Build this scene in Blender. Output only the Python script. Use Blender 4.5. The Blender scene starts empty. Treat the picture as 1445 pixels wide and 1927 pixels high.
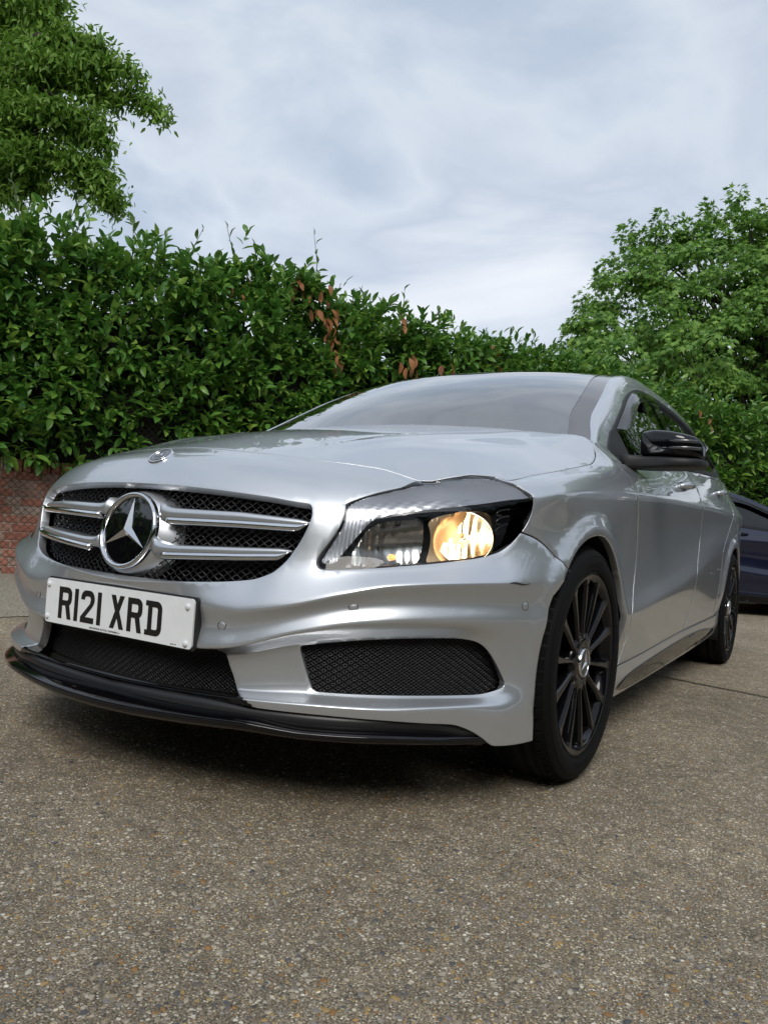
import bpy, bmesh, math, random
import numpy as np
from mathutils import Vector, Matrix, geometry
random.seed(7); np.random.seed(7)
SC = bpy.context.scene
COL = SC.collection

# ------------------------------------------------------------------ camera, sky, sun, exposure
cd = bpy.data.cameras.new('camera'); cam = bpy.data.objects.new('camera', cd); COL.objects.link(cam); SC.camera = cam
_yaw, _pit, _rol = .554, .0165, .0692
_fw = Vector((-math.sin(_yaw)*math.cos(_pit), math.cos(_yaw)*math.cos(_pit), math.sin(_pit)))
_rt = Vector((math.cos(_yaw), math.sin(_yaw), 0)); _up = _rt.cross(_fw)
_r2 = math.cos(_rol)*_rt+math.sin(_rol)*_up; _u2 = -math.sin(_rol)*_rt+math.cos(_rol)*_up
cam.matrix_world = Matrix(((_r2.x, _u2.x, -_fw.x, 1.497), (_r2.y, _u2.y, -_fw.y, -2.0752), (_r2.z, _u2.z, -_fw.z, .6497), (0, 0, 0, 1)))
cd.sensor_fit = 'HORIZONTAL'; cd.sensor_width = 36; cd.lens = 36*1456.17/1445; cd.clip_start = .05; cd.clip_end = 2000

SUN_EL, SUN_ROT = math.radians(44), math.radians(150)
wd = bpy.data.worlds.new('World'); SC.world = wd; wd.use_nodes = True
nt = wd.node_tree; nt.nodes.clear()
def N(nt, t, **kw):
    n = nt.nodes.new(t)
    for k, v in kw.items():
        if k.startswith('i_'):
            n.inputs[k[2:].replace('_', ' ')].default_value = v
        else: setattr(n, k, v)
    return n
def L(nt, a, b): nt.links.new(a, b)
def ramp(nt, fac, stops, interp='LINEAR'):
    r = nt.nodes.new('ShaderNodeValToRGB'); r.color_ramp.interpolation = interp
    e = r.color_ramp.elements
    while len(e) > 1: e.remove(e[-1])
    e[0].position, e[0].color = stops[0][0], (*stops[0][1], 1) if len(stops[0][1]) == 3 else stops[0][1]
    for p_, c_ in stops[1:]:
        q = e.new(p_); q.color = (*c_, 1)
    nt.links.new(fac, r.inputs[0]); return r.outputs[0]
sky = N(nt, 'ShaderNodeTexSky', sky_type='NISHITA', sun_disc=False, sun_elevation=SUN_EL, sun_rotation=SUN_ROT)
bg1 = N(nt, 'ShaderNodeBackground'); bg1.inputs[1].default_value = .1; L(nt, sky.outputs[0], bg1.inputs[0])
tc = N(nt, 'ShaderNodeTexCoord')
mp = N(nt, 'ShaderNodeMapping'); mp.inputs['Scale'].default_value = (1, 1, 2.2); mp.inputs['Location'].default_value = (.35, .2, .1); L(nt, tc.outputs['Generated'], mp.inputs[0])
n1 = N(nt, 'ShaderNodeTexNoise', i_Scale=2.3, i_Detail=7., i_Roughness=.52, i_Distortion=.35); L(nt, mp.outputs[0], n1.inputs['Vector'])
n2 = N(nt, 'ShaderNodeTexNoise', i_Scale=.9, i_Detail=3., i_Roughness=.5); L(nt, mp.outputs[0], n2.inputs['Vector'])
mx = N(nt, 'ShaderNodeMath', operation='MULTIPLY_ADD'); L(nt, n1.outputs[0], mx.inputs[0]); mx.inputs[1].default_value = .62; 
m2 = N(nt, 'ShaderNodeMath', operation='MULTIPLY'); L(nt, n2.outputs[0], m2.inputs[0]); m2.inputs[1].default_value = .38; L(nt, m2.outputs[0], mx.inputs[2])
cl = ramp(nt, mx.outputs[0], [(.34, (.42, .49, .61)), (.43, (.50, .58, .69)), (.49, (.66, .72, .80)), (.54, (.55, .61, .71)), (.60, (.77, .81, .87)), (.68, (.94, .95, .97))])
bg2 = N(nt, 'ShaderNodeBackground'); bg2.inputs[1].default_value = .83; L(nt, cl, bg2.inputs[0])
ms = N(nt, 'ShaderNodeMixShader'); ms.inputs[0].default_value = .88; L(nt, bg1.outputs[0], ms.inputs[1]); L(nt, bg2.outputs[0], ms.inputs[2])
wo = N(nt, 'ShaderNodeOutputWorld'); L(nt, ms.outputs[0], wo.inputs[0])
sl = bpy.data.lights.new('sun', 'SUN'); sl.energy = 1.5; sl.angle = math.radians(26); sl.color = (1, .95, .88)
so = bpy.data.objects.new('sun', sl); COL.objects.link(so)
_sd = Vector((math.sin(SUN_ROT)*math.cos(SUN_EL), math.cos(SUN_ROT)*math.cos(SUN_EL), math.sin(SUN_EL)))
so.rotation_euler = _sd.to_track_quat('Z', 'Y').to_euler()
SC.view_settings.view_transform = 'Standard'; SC.view_settings.look = 'None'; SC.view_settings.gamma = 1; SC.view_settings.exposure = .45
SC.view_settings.use_curve_mapping = False
SC.cycles.max_bounces = 8; SC.cycles.transparent_max_bounces = 12; SC.cycles.caustics_reflective = False; SC.cycles.caustics_refractive = False

# ------------------------------------------------------------------ helpers
MATS = {}
def mat(name, col=(.5, .5, .5), rough=.5, metal=0., coat=0., coat_rough=.03, spec=.5, bump=None, var=None, emit=None, trans=0., ior=1.5):
    """principled material; bump=(scale, strength, distance); var=(scale, amount) colour variation by noise"""
    if name in MATS: return MATS[name]
    m = bpy.data.materials.new(name); m.use_nodes = True; t = m.node_tree; b = t.nodes['Principled BSDF']
    b.inputs['Base Color'].default_value = (*col, 1); b.inputs['Roughness'].default_value = rough; b.inputs['Metallic'].default_value = metal
    b.inputs['Coat Weight'].default_value = coat; b.inputs['Coat Roughness'].default_value = coat_rough; b.inputs['Specular IOR Level'].default_value = spec
    b.inputs['Transmission Weight'].default_value = trans; b.inputs['IOR'].default_value = ior
    if emit: b.inputs['Emission Color'].default_value = (*emit[0], 1); b.inputs['Emission Strength'].default_value = emit[1]
    c = N(t, 'ShaderNodeTexCoord')
    if var:
        n = N(t, 'ShaderNodeTexNoise', i_Scale=var[0], i_Detail=5.); L(t, c.outputs['Object'], n.inputs['Vector'])
        a = tuple(x*(1-var[1]) for x in col); d = tuple(min(1, x*(1+var[1])) for x in col)
        L(t, ramp(t, n.outputs[0], [(.3, a), (.7, d)]), b.inputs['Base Color'])
    if bump:
        n = N(t, 'ShaderNodeTexNoise', i_Scale=bump[0], i_Detail=4.); L(t, c.outputs['Object'], n.inputs['Vector'])
        bp = N(t, 'ShaderNodeBump'); bp.inputs['Strength'].default_value = bump[1]; bp.inputs['Distance'].default_value = bump[2]
        L(t, n.outputs[0], bp.inputs['Height']); L(t, bp.outputs[0], b.inputs['Normal'])
    MATS[name] = m; return m
def new_mesh(name, verts, faces, material, smooth=True):
    me = bpy.data.meshes.new(name); me.from_pydata([tuple(map(float, v)) for v in verts], [], [tuple(int(i) for i in f) for f in faces]); me.update()
    for m in (material if isinstance(material, (list, tuple)) else [material]): me.materials.append(m)
    if smooth: me.polygons.foreach_set('use_smooth', [True]*len(me.polygons))
    return me
def ob(name, me, parent=None, loc=(0, 0, 0), rot=(0, 0, 0)):
    o = bpy.data.objects.new(name, me); COL.objects.link(o); o.location = loc; o.rotation_euler = rot
    if parent: o.parent = parent
    return o
def tag(o, label=None, cat=None, group=None, kind=None):
    if label: o['label'] = label
    if cat: o['category'] = cat
    if group: o['group'] = group
    if kind: o['kind'] = kind
    return o
class MB:
    """collects verts and faces"""
    def __init__(s): s.v = []; s.f = []
    def add(s, V, F):
        n = len(s.v); s.v.extend([tuple(map(float, x)) for x in V]); s.f.extend([tuple(int(i)+n for i in f) for f in F]); return s
    def box(s, c, d, R=None):
        V = [Vector((sx*d[0]/2, sy*d[1]/2, sz*d[2]/2)) for sx in (-1, 1) for sy in (-1, 1) for sz in (-1, 1)]
        if R: V = [R @ v for v in V]
        V = [v+Vector(c) for v in V]
        return s.add(V, [(0, 1, 3, 2), (4, 6, 7, 5), (0, 4, 5, 1), (2, 3, 7, 6), (0, 2, 6, 4), (1, 5, 7, 3)])
    def grid(s, P, cu=False, cv=False, cap=False):
        P = np.asarray(P, float); a, b = P.shape[:2]; F = []
        for i in range(a if cu else a-1):
            for j in range(b if cv else b-1):
                F.append((i*b+j, ((i+1) % a)*b+j, ((i+1) % a)*b+(j+1) % b, i*b+(j+1) % b))
        if cap: F.append(tuple(range(b))[::-1]); F.append(tuple((a-1)*b+j for j in range(b)))
        return s.add(P.reshape(-1, 3), F)
    def tube(s, pts, r, n=6, closed=False, cap=True):
        pts = [Vector(p) for p in pts]; rr = r if hasattr(r, '__len__') else [r]*len(pts); rings = []
        up = Vector((0, 0, 1))
        for i, p in enumerate(pts):
            a = pts[i-1] if (i > 0 or closed) else p; b = pts[(i+1) % len(pts)] if (i < len(pts)-1 or closed) else p
            t = (b-a).normalized() if (b-a).length > 1e-9 else Vector((1, 0, 0))
            x = t.cross(up)
            if x.length < .1: x = t.cross(Vector((0, 1, 0)))
            x.normalize(); y = x.cross(t)
            rings.append([p+(x*math.cos(2*math.pi*k/n)+y*math.sin(2*math.pi*k/n))*rr[i] for k in range(n)])
        return s.grid(np.array([[tuple(q) for q in r_] for r_ in rings]), cu=closed, cv=True, cap=cap and not closed)
    def lathe(s, prof, n=64, axis='x'):
        """prof: (radius, along) ; revolved about x"""
        P = []
        for k in range(n):
            a = 2*math.pi*k/n
            P.append([(h, r*math.cos(a), r*math.sin(a)) for r, h in prof])
        return s.grid(np.array(P), cu=True)
    def build(s, name, material, parent=None, smooth=True, loc=(0, 0, 0), rot=(0, 0, 0)):
        return ob(name, new_mesh(name, s.v, s.f, material, smooth), parent, loc, rot)
def fix_normals(o):
    bm = bmesh.new(); bm.from_mesh(o.data); bmesh.ops.recalc_face_normals(bm, faces=bm.faces[:]); bm.to_mesh(o.data); bm.free(); return o
def bevel(o, w=.003, seg=2, angle=35):
    m = o.modifiers.new('b', 'BEVEL'); m.width = w; m.segments = seg; m.limit_method = 'ANGLE'; m.angle_limit = math.radians(angle); m.harden_normals = False; return o
def pip(poly, X, Y):
    """vectorised even-odd point in polygon"""
    poly = np.asarray(poly); ins = np.zeros(X.shape, bool); n = len(poly)
    for i in range(n):
        x1, y1 = poly[i]; x2, y2 = poly[(i+1) % n]
        if y1 == y2: continue
        c = ((y1 > Y) != (y2 > Y)) & (X < (x2-x1)*(Y-y1)/(y2-y1)+x1); ins ^= c
    return ins
def chaikin(P, closed=True, n=2):
    P = np.asarray(P, float)
    for _ in range(n):
        if closed: Q = np.roll(P, -1, 0); P = np.stack([.75*P+.25*Q, .25*P+.75*Q], 1).reshape(-1, 2)
        else:
            a = P[:-1]; b = P[1:]; Q = np.stack([.75*a+.25*b, .25*a+.75*b], 1).reshape(-1, 2); P = np.vstack([P[:1], Q[1:-1], P[-1:]])
    return P
def dens(P, step, closed=True):
    P = np.asarray(P, float); out = []; n = len(P)
    for i in range(n if closed else n-1):
        a = P[i]; b = P[(i+1) % n]; k = max(1, int(math.ceil(np.linalg.norm(b-a)/step)))
        for j in range(k): out.append(a+(b-a)*j/k)
    if not closed: out.append(P[-1])
    return np.array(out)
# ------------------------------------------------------------------ materials
def paint():
    m = bpy.data.materials.new('silver_paint'); m.use_nodes = True; t = m.node_tree; b = t.nodes['Principled BSDF']
    c = N(t, 'ShaderNodeTexCoord')
    v = N(t, 'ShaderNodeTexVoronoi', i_Scale=1800.); L(t, c.outputs['Object'], v.inputs['Vector'])
    L(t, ramp(t, v.outputs['Distance'], [(.1, (.62, .65, .69)), (.6, (.53, .555, .59))]), b.inputs['Base Color'])
    b.inputs['Metallic'].default_value = .76; b.inputs['Roughness'].default_value = .38
    b.inputs['Coat Weight'].default_value = 1.; b.inputs['Coat Roughness'].default_value = .02; b.inputs['Coat IOR'].default_value = 1.8
    # faint road film: low down and blotchy
    n = N(t, 'ShaderNodeTexNoise', i_Scale=6., i_Detail=8., i_Roughness=.65); L(t, c.outputs['Object'], n.inputs['Vector'])
    L(t, ramp(t, n.outputs[0], [(.45, (.015, .015, .015)), (.75, (.07, .07, .07))]), b.inputs['Coat Roughness'])
    MATS['paint'] = m; return m
PAINT = paint()
GLOSS = mat('gloss_black', (.003, .003, .004), .07)
BLACK = mat('matt_black_plastic', (.012, .012, .013), .55, bump=(900, .15, .0004))
SATIN = mat('satin_black', (.015, .015, .017), .35)
DARK = mat('dark_void', (.004, .004, .004), .9)
WIRE = mat('black_mesh_wire', (.014, .014, .016), .28, coat=.3)
CHROME = mat('chrome', (.75, .76, .78), .06, metal=1.)
SATINMET = mat('satin_metal', (.68, .69, .70), .25, metal=1.)
RUBBER = mat('tyre_rubber', (.005, .005, .0055), .7, spec=.16, bump=(220, .25, .0008))
TREAD = mat('tyre_tread', (.005, .005, .005), .9, spec=.1, bump=(160, .4, .001), var=(30, .35))
RIMM = mat('gloss_black_alloy', (.004, .004, .005), .10, spec=.35)
DISC = mat('brake_disc', (.22, .21, .20), .38, metal=.9, var=(8, .2))
WHITE = mat('plate_white', (.84, .87, .89), .35, var=(40, .03))
PLBLACK = mat('plate_black', (.008, .008, .008), .4)
def glass_mat(name, tint, rough=0.0, f0=1.0, ior=1.5):
    m = bpy.data.materials.new(name); m.use_nodes = True; t = m.node_tree; t.nodes.clear()
    o = N(t, 'ShaderNodeOutputMaterial'); tr = N(t, 'ShaderNodeBsdfTransparent'); tr.inputs[0].default_value = (*tint, 1)
    gl = N(t, 'ShaderNodeBsdfGlossy'); gl.inputs['Roughness'].default_value = rough
    fr = N(t, 'ShaderNodeFresnel'); fr.inputs[0].default_value = ior
    geo = N(t, 'ShaderNodeNewGeometry'); 
    mth = N(t, 'ShaderNodeMath', operation='MULTIPLY'); mth.use_clamp = True; L(t, fr.outputs[0], mth.inputs[0]); mth.inputs[1].default_value = f0
    mxs = N(t, 'ShaderNodeMixShader'); L(t, mth.outputs[0], mxs.inputs[0]); L(t, tr.outputs[0], mxs.inputs[1]); L(t, gl.outputs[0], mxs.inputs[2]); L(t, mxs.outputs[0], o.inputs[0])
    MATS[name] = m; return m
GLASS = glass_mat('windscreen_glass', (.55, .62, .60), f0=2.5, ior=1.9)
PRIV = glass_mat('side_glass', (.02, .024, .022), f0=1.3, ior=1.6)
LENS = glass_mat('lens_glass', (.93, .94, .95), f0=.75, ior=1.45)
# ---- car body surface: plan curve + rails (s = metres along the plan outline, v = rail index) ----
CP = np.array([(-.15,-.858),(0,-.865),(.15,-.858),(.3,-.832),(.45,-.785),(.58,-.72),(.68,-.64),(.76,-.545),(.82,-.45),(.86,-.35),(.88,-.25),(.889,-.1),(.892,.1),(.892,.5),(.892,1.0),(.892,1.8),(.89,2.5),(.885,2.9),(.85,3.2),(.75,3.38),(.5,3.43),(0,3.45),(-.2,3.45)])
def _cr(P, n=40):
    out = []
    for i in range(1, len(P)-2):
        p0, p1, p2, p3 = P[i-1:i+3]
        t0 = 0; t1 = t0+np.linalg.norm(p1-p0)**.5; t2 = t1+np.linalg.norm(p2-p1)**.5; t3 = t2+np.linalg.norm(p3-p2)**.5
        for t in np.linspace(t1, t2, n, endpoint=False):
            A1 = (t1-t)/(t1-t0)*p0+(t-t0)/(t1-t0)*p1; A2 = (t2-t)/(t2-t1)*p1+(t-t1)/(t2-t1)*p2; A3 = (t3-t)/(t3-t2)*p2+(t-t2)/(t3-t2)*p3
            B1 = (t2-t)/(t2-t0)*A1+(t-t0)/(t2-t0)*A2; B2 = (t3-t)/(t3-t1)*A2+(t-t1)/(t3-t1)*A3
            out.append((t2-t)/(t2-t1)*B1+(t-t1)/(t2-t1)*B2)
    out.append(P[-2]); return np.array(out)
C_ = _cr(CP)
S_ = np.r_[0, np.cumsum(np.linalg.norm(np.diff(C_, axis=0), axis=1))]
_T = np.gradient(C_, axis=0); _T /= np.linalg.norm(_T, axis=1)[:, None]
N_ = np.stack([_T[:, 1], -_T[:, 0]], 1)
for _ in range(60):
    N_[1:-1] = (N_[:-2]+2*N_[1:-1]+N_[2:])/4
N_[0] = (0, -1); N_ /= np.linalg.norm(N_, axis=1)[:, None]
def pchip(xs, ys, x):
    xs = np.asarray(xs, float); ys = np.asarray(ys, float); x = np.clip(np.asarray(x, float), xs[0], xs[-1])
    h = np.diff(xs); dl = np.diff(ys)/h; m = np.zeros(len(xs))
    for i in range(1, len(xs)-1):
        if dl[i-1]*dl[i] > 0:
            w1 = 2*h[i]+h[i-1]; w2 = h[i]+2*h[i-1]; m[i] = (w1+w2)/(w1/dl[i-1]+w2/dl[i])
    m[0] = 0 if xs[0] == 0 else dl[0]; m[-1] = dl[-1]
    i = np.clip(np.searchsorted(xs, x, side='right')-1, 0, len(xs)-2)
    t = (x-xs[i])/h[i]
    return (2*t**3-3*t**2+1)*ys[i]+(t**3-2*t**2+t)*h[i]*m[i]+(-2*t**3+3*t**2)*ys[i+1]+(t**3-t**2)*h[i]*m[i+1]
# every rail: (s, z, d) knots; d = distance inside the plan outline.  crease = (s, sharpness)
RAILS = [
 dict(k=[(0,.2455,.022),(.2,.2485,.012),(.34,.249,.004),(.43,.2415,.002),(.565,.2405,.002),(.70,.236,.002),(.80,.230,.002),(.86,.226,.002),(.905,.212,.002),(.945,.19,.002),(.975,.172,.003),(1.06,.168,.003),(1.104,.168,.004),(1.3,.17,.02),(1.75,.155,.04),(2.9,.168,.04),(3.63,.185,.04),(4.1,.22,.03),(4.6,.24,.05),(5.8,.24,.1)], c=[(0,1)]),
 dict(k=[(0,.247,.02),(.2,.252,.01),(.414,.2565,.0),(.565,.259,0),(.70,.2585,-.001),(.80,.262,-.001),(.97,.264,.0),(1.04,.262,.002),(1.104,.25,.004),(1.3,.22,.01),(1.75,.21,.018),(2.9,.235,.018),(3.63,.245,.02),(4.1,.26,.02),(5.8,.3,.05)], c=[(0,.9),(.9,.8),(1.02,.1),(1.5,.6),(3.7,.6)]),
 dict(k=[(0,.257,.05),(.2,.262,.04),(.414,.270,.03),(.54,.277,.033),(.73,.278,.033),(.92,.279,.026),(1.02,.29,.012),(1.1,.30,.004),(1.3,.28,.008),(1.77,.262,.02),(2.89,.292,.02),(3.63,.302,.02),(4.1,.32,.012),(5.8,.36,.04)], c=[(0,.8),(.9,.5),(1.02,0),(1.5,.0)]),
 dict(k=[(0,.325,.055),(.2,.33,.042),(.36,.345,.028),(.5,.378,.03),(.67,.401,.03),(.86,.411,.028),(.95,.402,.018),(1.02,.385,.010),(1.1,.38,.004),(1.3,.37,.004),(1.77,.34,.012),(2.89,.36,.014),(3.63,.40,.012),(4.1,.43,.006),(5.8,.45,.03)], c=[(0,.8),(.86,.6),(1.0,0)]),
 dict(k=[(0,.345,.047),(.15,.347,.036),(.27,.352,.008),(.31,.356,0),(.36,.364,-.004),(.507,.410,-.004),(.65,.440,-.003),(.78,.449,-.001),(.95,.449,0),(1.1,.45,.0),(1.3,.44,.002),(1.77,.42,.0),(2.3,.455,-.004),(2.9,.52,-.004),(3.4,.60,.0),(3.8,.63,.004),(4.13,.6,.004),(5.8,.55,.02)], c=[(0,.9),(.5,.9),(.7,.5),(.95,.1),(1.1,0),(1.7,0),(1.9,.45),(3,.45),(3.6,0)]),
 dict(k=[(0,.40,.045),(.15,.40,.036),(.28,.405,.018),(.33,.407,.010),(.43,.425,.006),(.6,.470,.009),(.78,.488,.010),(.95,.492,.008),(1.1,.49,.003),(1.3,.50,.003),(1.77,.48,.009),(2.3,.52,.011),(2.9,.59,.008),(3.4,.66,.004),(3.8,.68,.004),(4.13,.66,.003),(5.8,.60,.02)], c=[(0,0)]),
 dict(k=[(0,.448,.040),(.15,.447,.030),(.28,.445,.010),(.36,.443,.000),(.434,.454,-.005),(.5,.469,-.006),(.6,.498,-.006),(.7,.521,-.005),(.836,.532,-.005),(.944,.536,-.004),(1.11,.538,-.004),(1.2,.545,.0),(1.3,.56,.003),(1.77,.55,.014),(2.3,.59,.017),(2.9,.65,.014),(3.4,.71,.008),(3.8,.72,.006),(4.13,.71,.003),(5.8,.66,.02)], c=[(0,.2),(.36,.6),(.5,.9),(.9,1),(1.08,1),(1.17,.3),(1.3,0)]),
 dict(k=[(0,.476,.026),(.22,.488,.024),(.377,.507,.028),(.457,.535,.031),(.53,.540,.029),(.66,.549,.030),(.85,.569,.028),(.97,.592,.028),(1.04,.635,.022),(1.15,.66,.012),(1.43,.67,.006),(1.77,.66,.014),(2.3,.69,.015),(2.9,.73,.012),(3.4,.76,.008),(3.8,.77,.006),(4.13,.77,.003),(5.8,.72,.02)], c=[(0,0)]),
 dict(k=[(0,.712,.072),(.24,.708,.072),(.385,.700,.072),(.5,.687,.067),(.586,.687,.073),(.7,.70,.080),(.85,.715,.060),(.97,.727,.042),(1.065,.738,.020),(1.17,.757,.0),(1.42,.779,-.001),(1.82,.798,-.001),(2.35,.817,-.001),(3.0,.826,-.001),(3.5,.833,-.001),(4.13,.835,.0),(4.5,.84,.0),(5.8,.84,.02)], c=[(0,0),(.9,0),(1.05,.6),(1.2,.8),(1.8,.9),(3.4,.9),(4.1,.4)]),
 dict(k=[(0,.775,.125),(.3,.766,.125),(.5,.75,.122),(.7,.74,.120),(.85,.750,.090),(.97,.760,.07),(1.065,.768,.045),(1.17,.782,.022),(1.42,.825,.018),(1.6,.85,.026),(1.76,.865,.032),(1.95,.855,.022),(2.4,.88,.02),(2.9,.90,.02),(3.6,.93,.03),(4.13,.94,.05),(5.8,.94,.08)], c=[(0,0)]),
 dict(k=[(0,.815,.236),(.0776,.8135,.232),(.3,.803,.213),(.474,.792,.2),(.60,.786,.197),(.688,.7805,.19),(.764,.7665,.17),(.82,.7575,.155),(.884,.770,.14),(.964,.783,.12),(1.012,.782,.10),(1.048,.776,.09),(1.152,.795,.08),(1.295,.8195,.07),(1.494,.853,.068),(1.58,.868,.073),(1.674,.902,.09),(1.73,.938,.115),(1.755,.951,.125),(1.80,.925,.105),(1.86,.902,.085),(1.95,.905,.075),(2.4,.94,.065),(2.9,.975,.06),(3.4,1.0,.06),(3.8,1.02,.07),(4.13,1.03,.09),(5.8,1.0,.13)], c=[(0,0)]),
]
NR = len(RAILS)
ZO = .3185
def smooth01(t): t = np.clip(t, 0, 1); return t*t*(3-2*t)
def surf(s, v):
    """(s, v) -> points (n,3) of the body side, car's left half"""
    s = np.atleast_1d(np.asarray(s, float)); v = np.atleast_1d(np.asarray(v, float)); s = np.broadcast_to(s, np.broadcast(s, v).shape).copy(); v = np.broadcast_to(v, s.shape)
    su, inv = np.unique(np.round(s, 5), return_inverse=True)
    Z = np.stack([pchip([a[0] for a in r['k']], [a[1] for a in r['k']], su) for r in RAILS], 1)
    D = np.stack([pchip([a[0] for a in r['k']], [a[2] for a in r['k']], su) for r in RAILS], 1)
    Wc = np.stack([np.interp(su, [a[0] for a in r['c']], [a[1] for a in r['c']]) for r in RAILS], 1)
    Q = np.stack([Z, D], 2)                         # (n,K,2)
    ch = np.linalg.norm(np.diff(Q, axis=1), axis=2)+1e-6   # (n,K-1)
    sl = np.diff(Q, axis=1)/ch[:, :, None]
    m = np.zeros_like(Q)
    wa = ch[:, 1:, None]; wb = ch[:, :-1, None]
    m[:, 1:-1] = (sl[:, :-1]*wa+sl[:, 1:]*wb)/(wa+wb)
    m[:, 0] = sl[:, 0]; m[:, -1] = sl[:, -1]
    mr = m.copy(); ml = m.copy()                    # tangent used right of / left of the rail
    c = Wc[:, :, None]
    mr[:, :-1] = m[:, :-1]*(1-c[:, :-1])+sl*c[:, :-1]
    ml[:, 1:] = m[:, 1:]*(1-c[:, 1:])+sl*c[:, 1:]
    k = np.clip(np.floor(v).astype(int), 0, NR-2); t = (v-k)[:, None]
    i = inv.ravel()
    h = ch[i, k][:, None]; a = Q[i, k]; b = Q[i, k+1]; ma = mr[i, k]*h; mb = ml[i, k+1]*h
    q = (2*t**3-3*t**2+1)*a+(t**3-2*t**2+t)*ma+(-2*t**3+3*t**2)*b+(t**3-t**2)*mb
    cx = np.interp(s, S_, C_[:, 0]); cy = np.interp(s, S_, C_[:, 1]); nx = np.interp(s, S_, N_[:, 0]); ny = np.interp(s, S_, N_[:, 1])
    d = q[:, 1].copy(); z = q[:, 0]
    for yc, w in ((0., 1.), (2.699, 1.)):           # wheel arch flare
        r = np.hypot(cy-yc, z-ZO)
        out = .012*(1-smooth01((r-.366)/.030))*smooth01((z-.30)/.15)
        side = smooth01((s-1.02)/.14)
        d -= out*w*side
    return np.stack([cx-nx*d, cy-ny*d, z], 1)
def sv_from_yz(y, z, side=True):
    """side region: find (s, v) whose point has the given y, z"""
    y = np.atleast_1d(y).astype(float); z = np.atleast_1d(z).astype(float)
    s = np.interp(y, C_[(S_ > .9) & (S_ < 4.9)][:, 1], S_[(S_ > .9) & (S_ < 4.9)]); vv = np.linspace(0, NR-1, 601)
    v = np.zeros(len(s))
    for i in range(len(s)):
        for _ in range(3):
            P = surf(np.full(601, s[i]), vv)
            j = int(np.argmin(np.abs(P[:, 2]-z[i]))); s[i] += (y[i]-P[j, 1])
        v[i] = vv[j]
    return s, v
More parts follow.
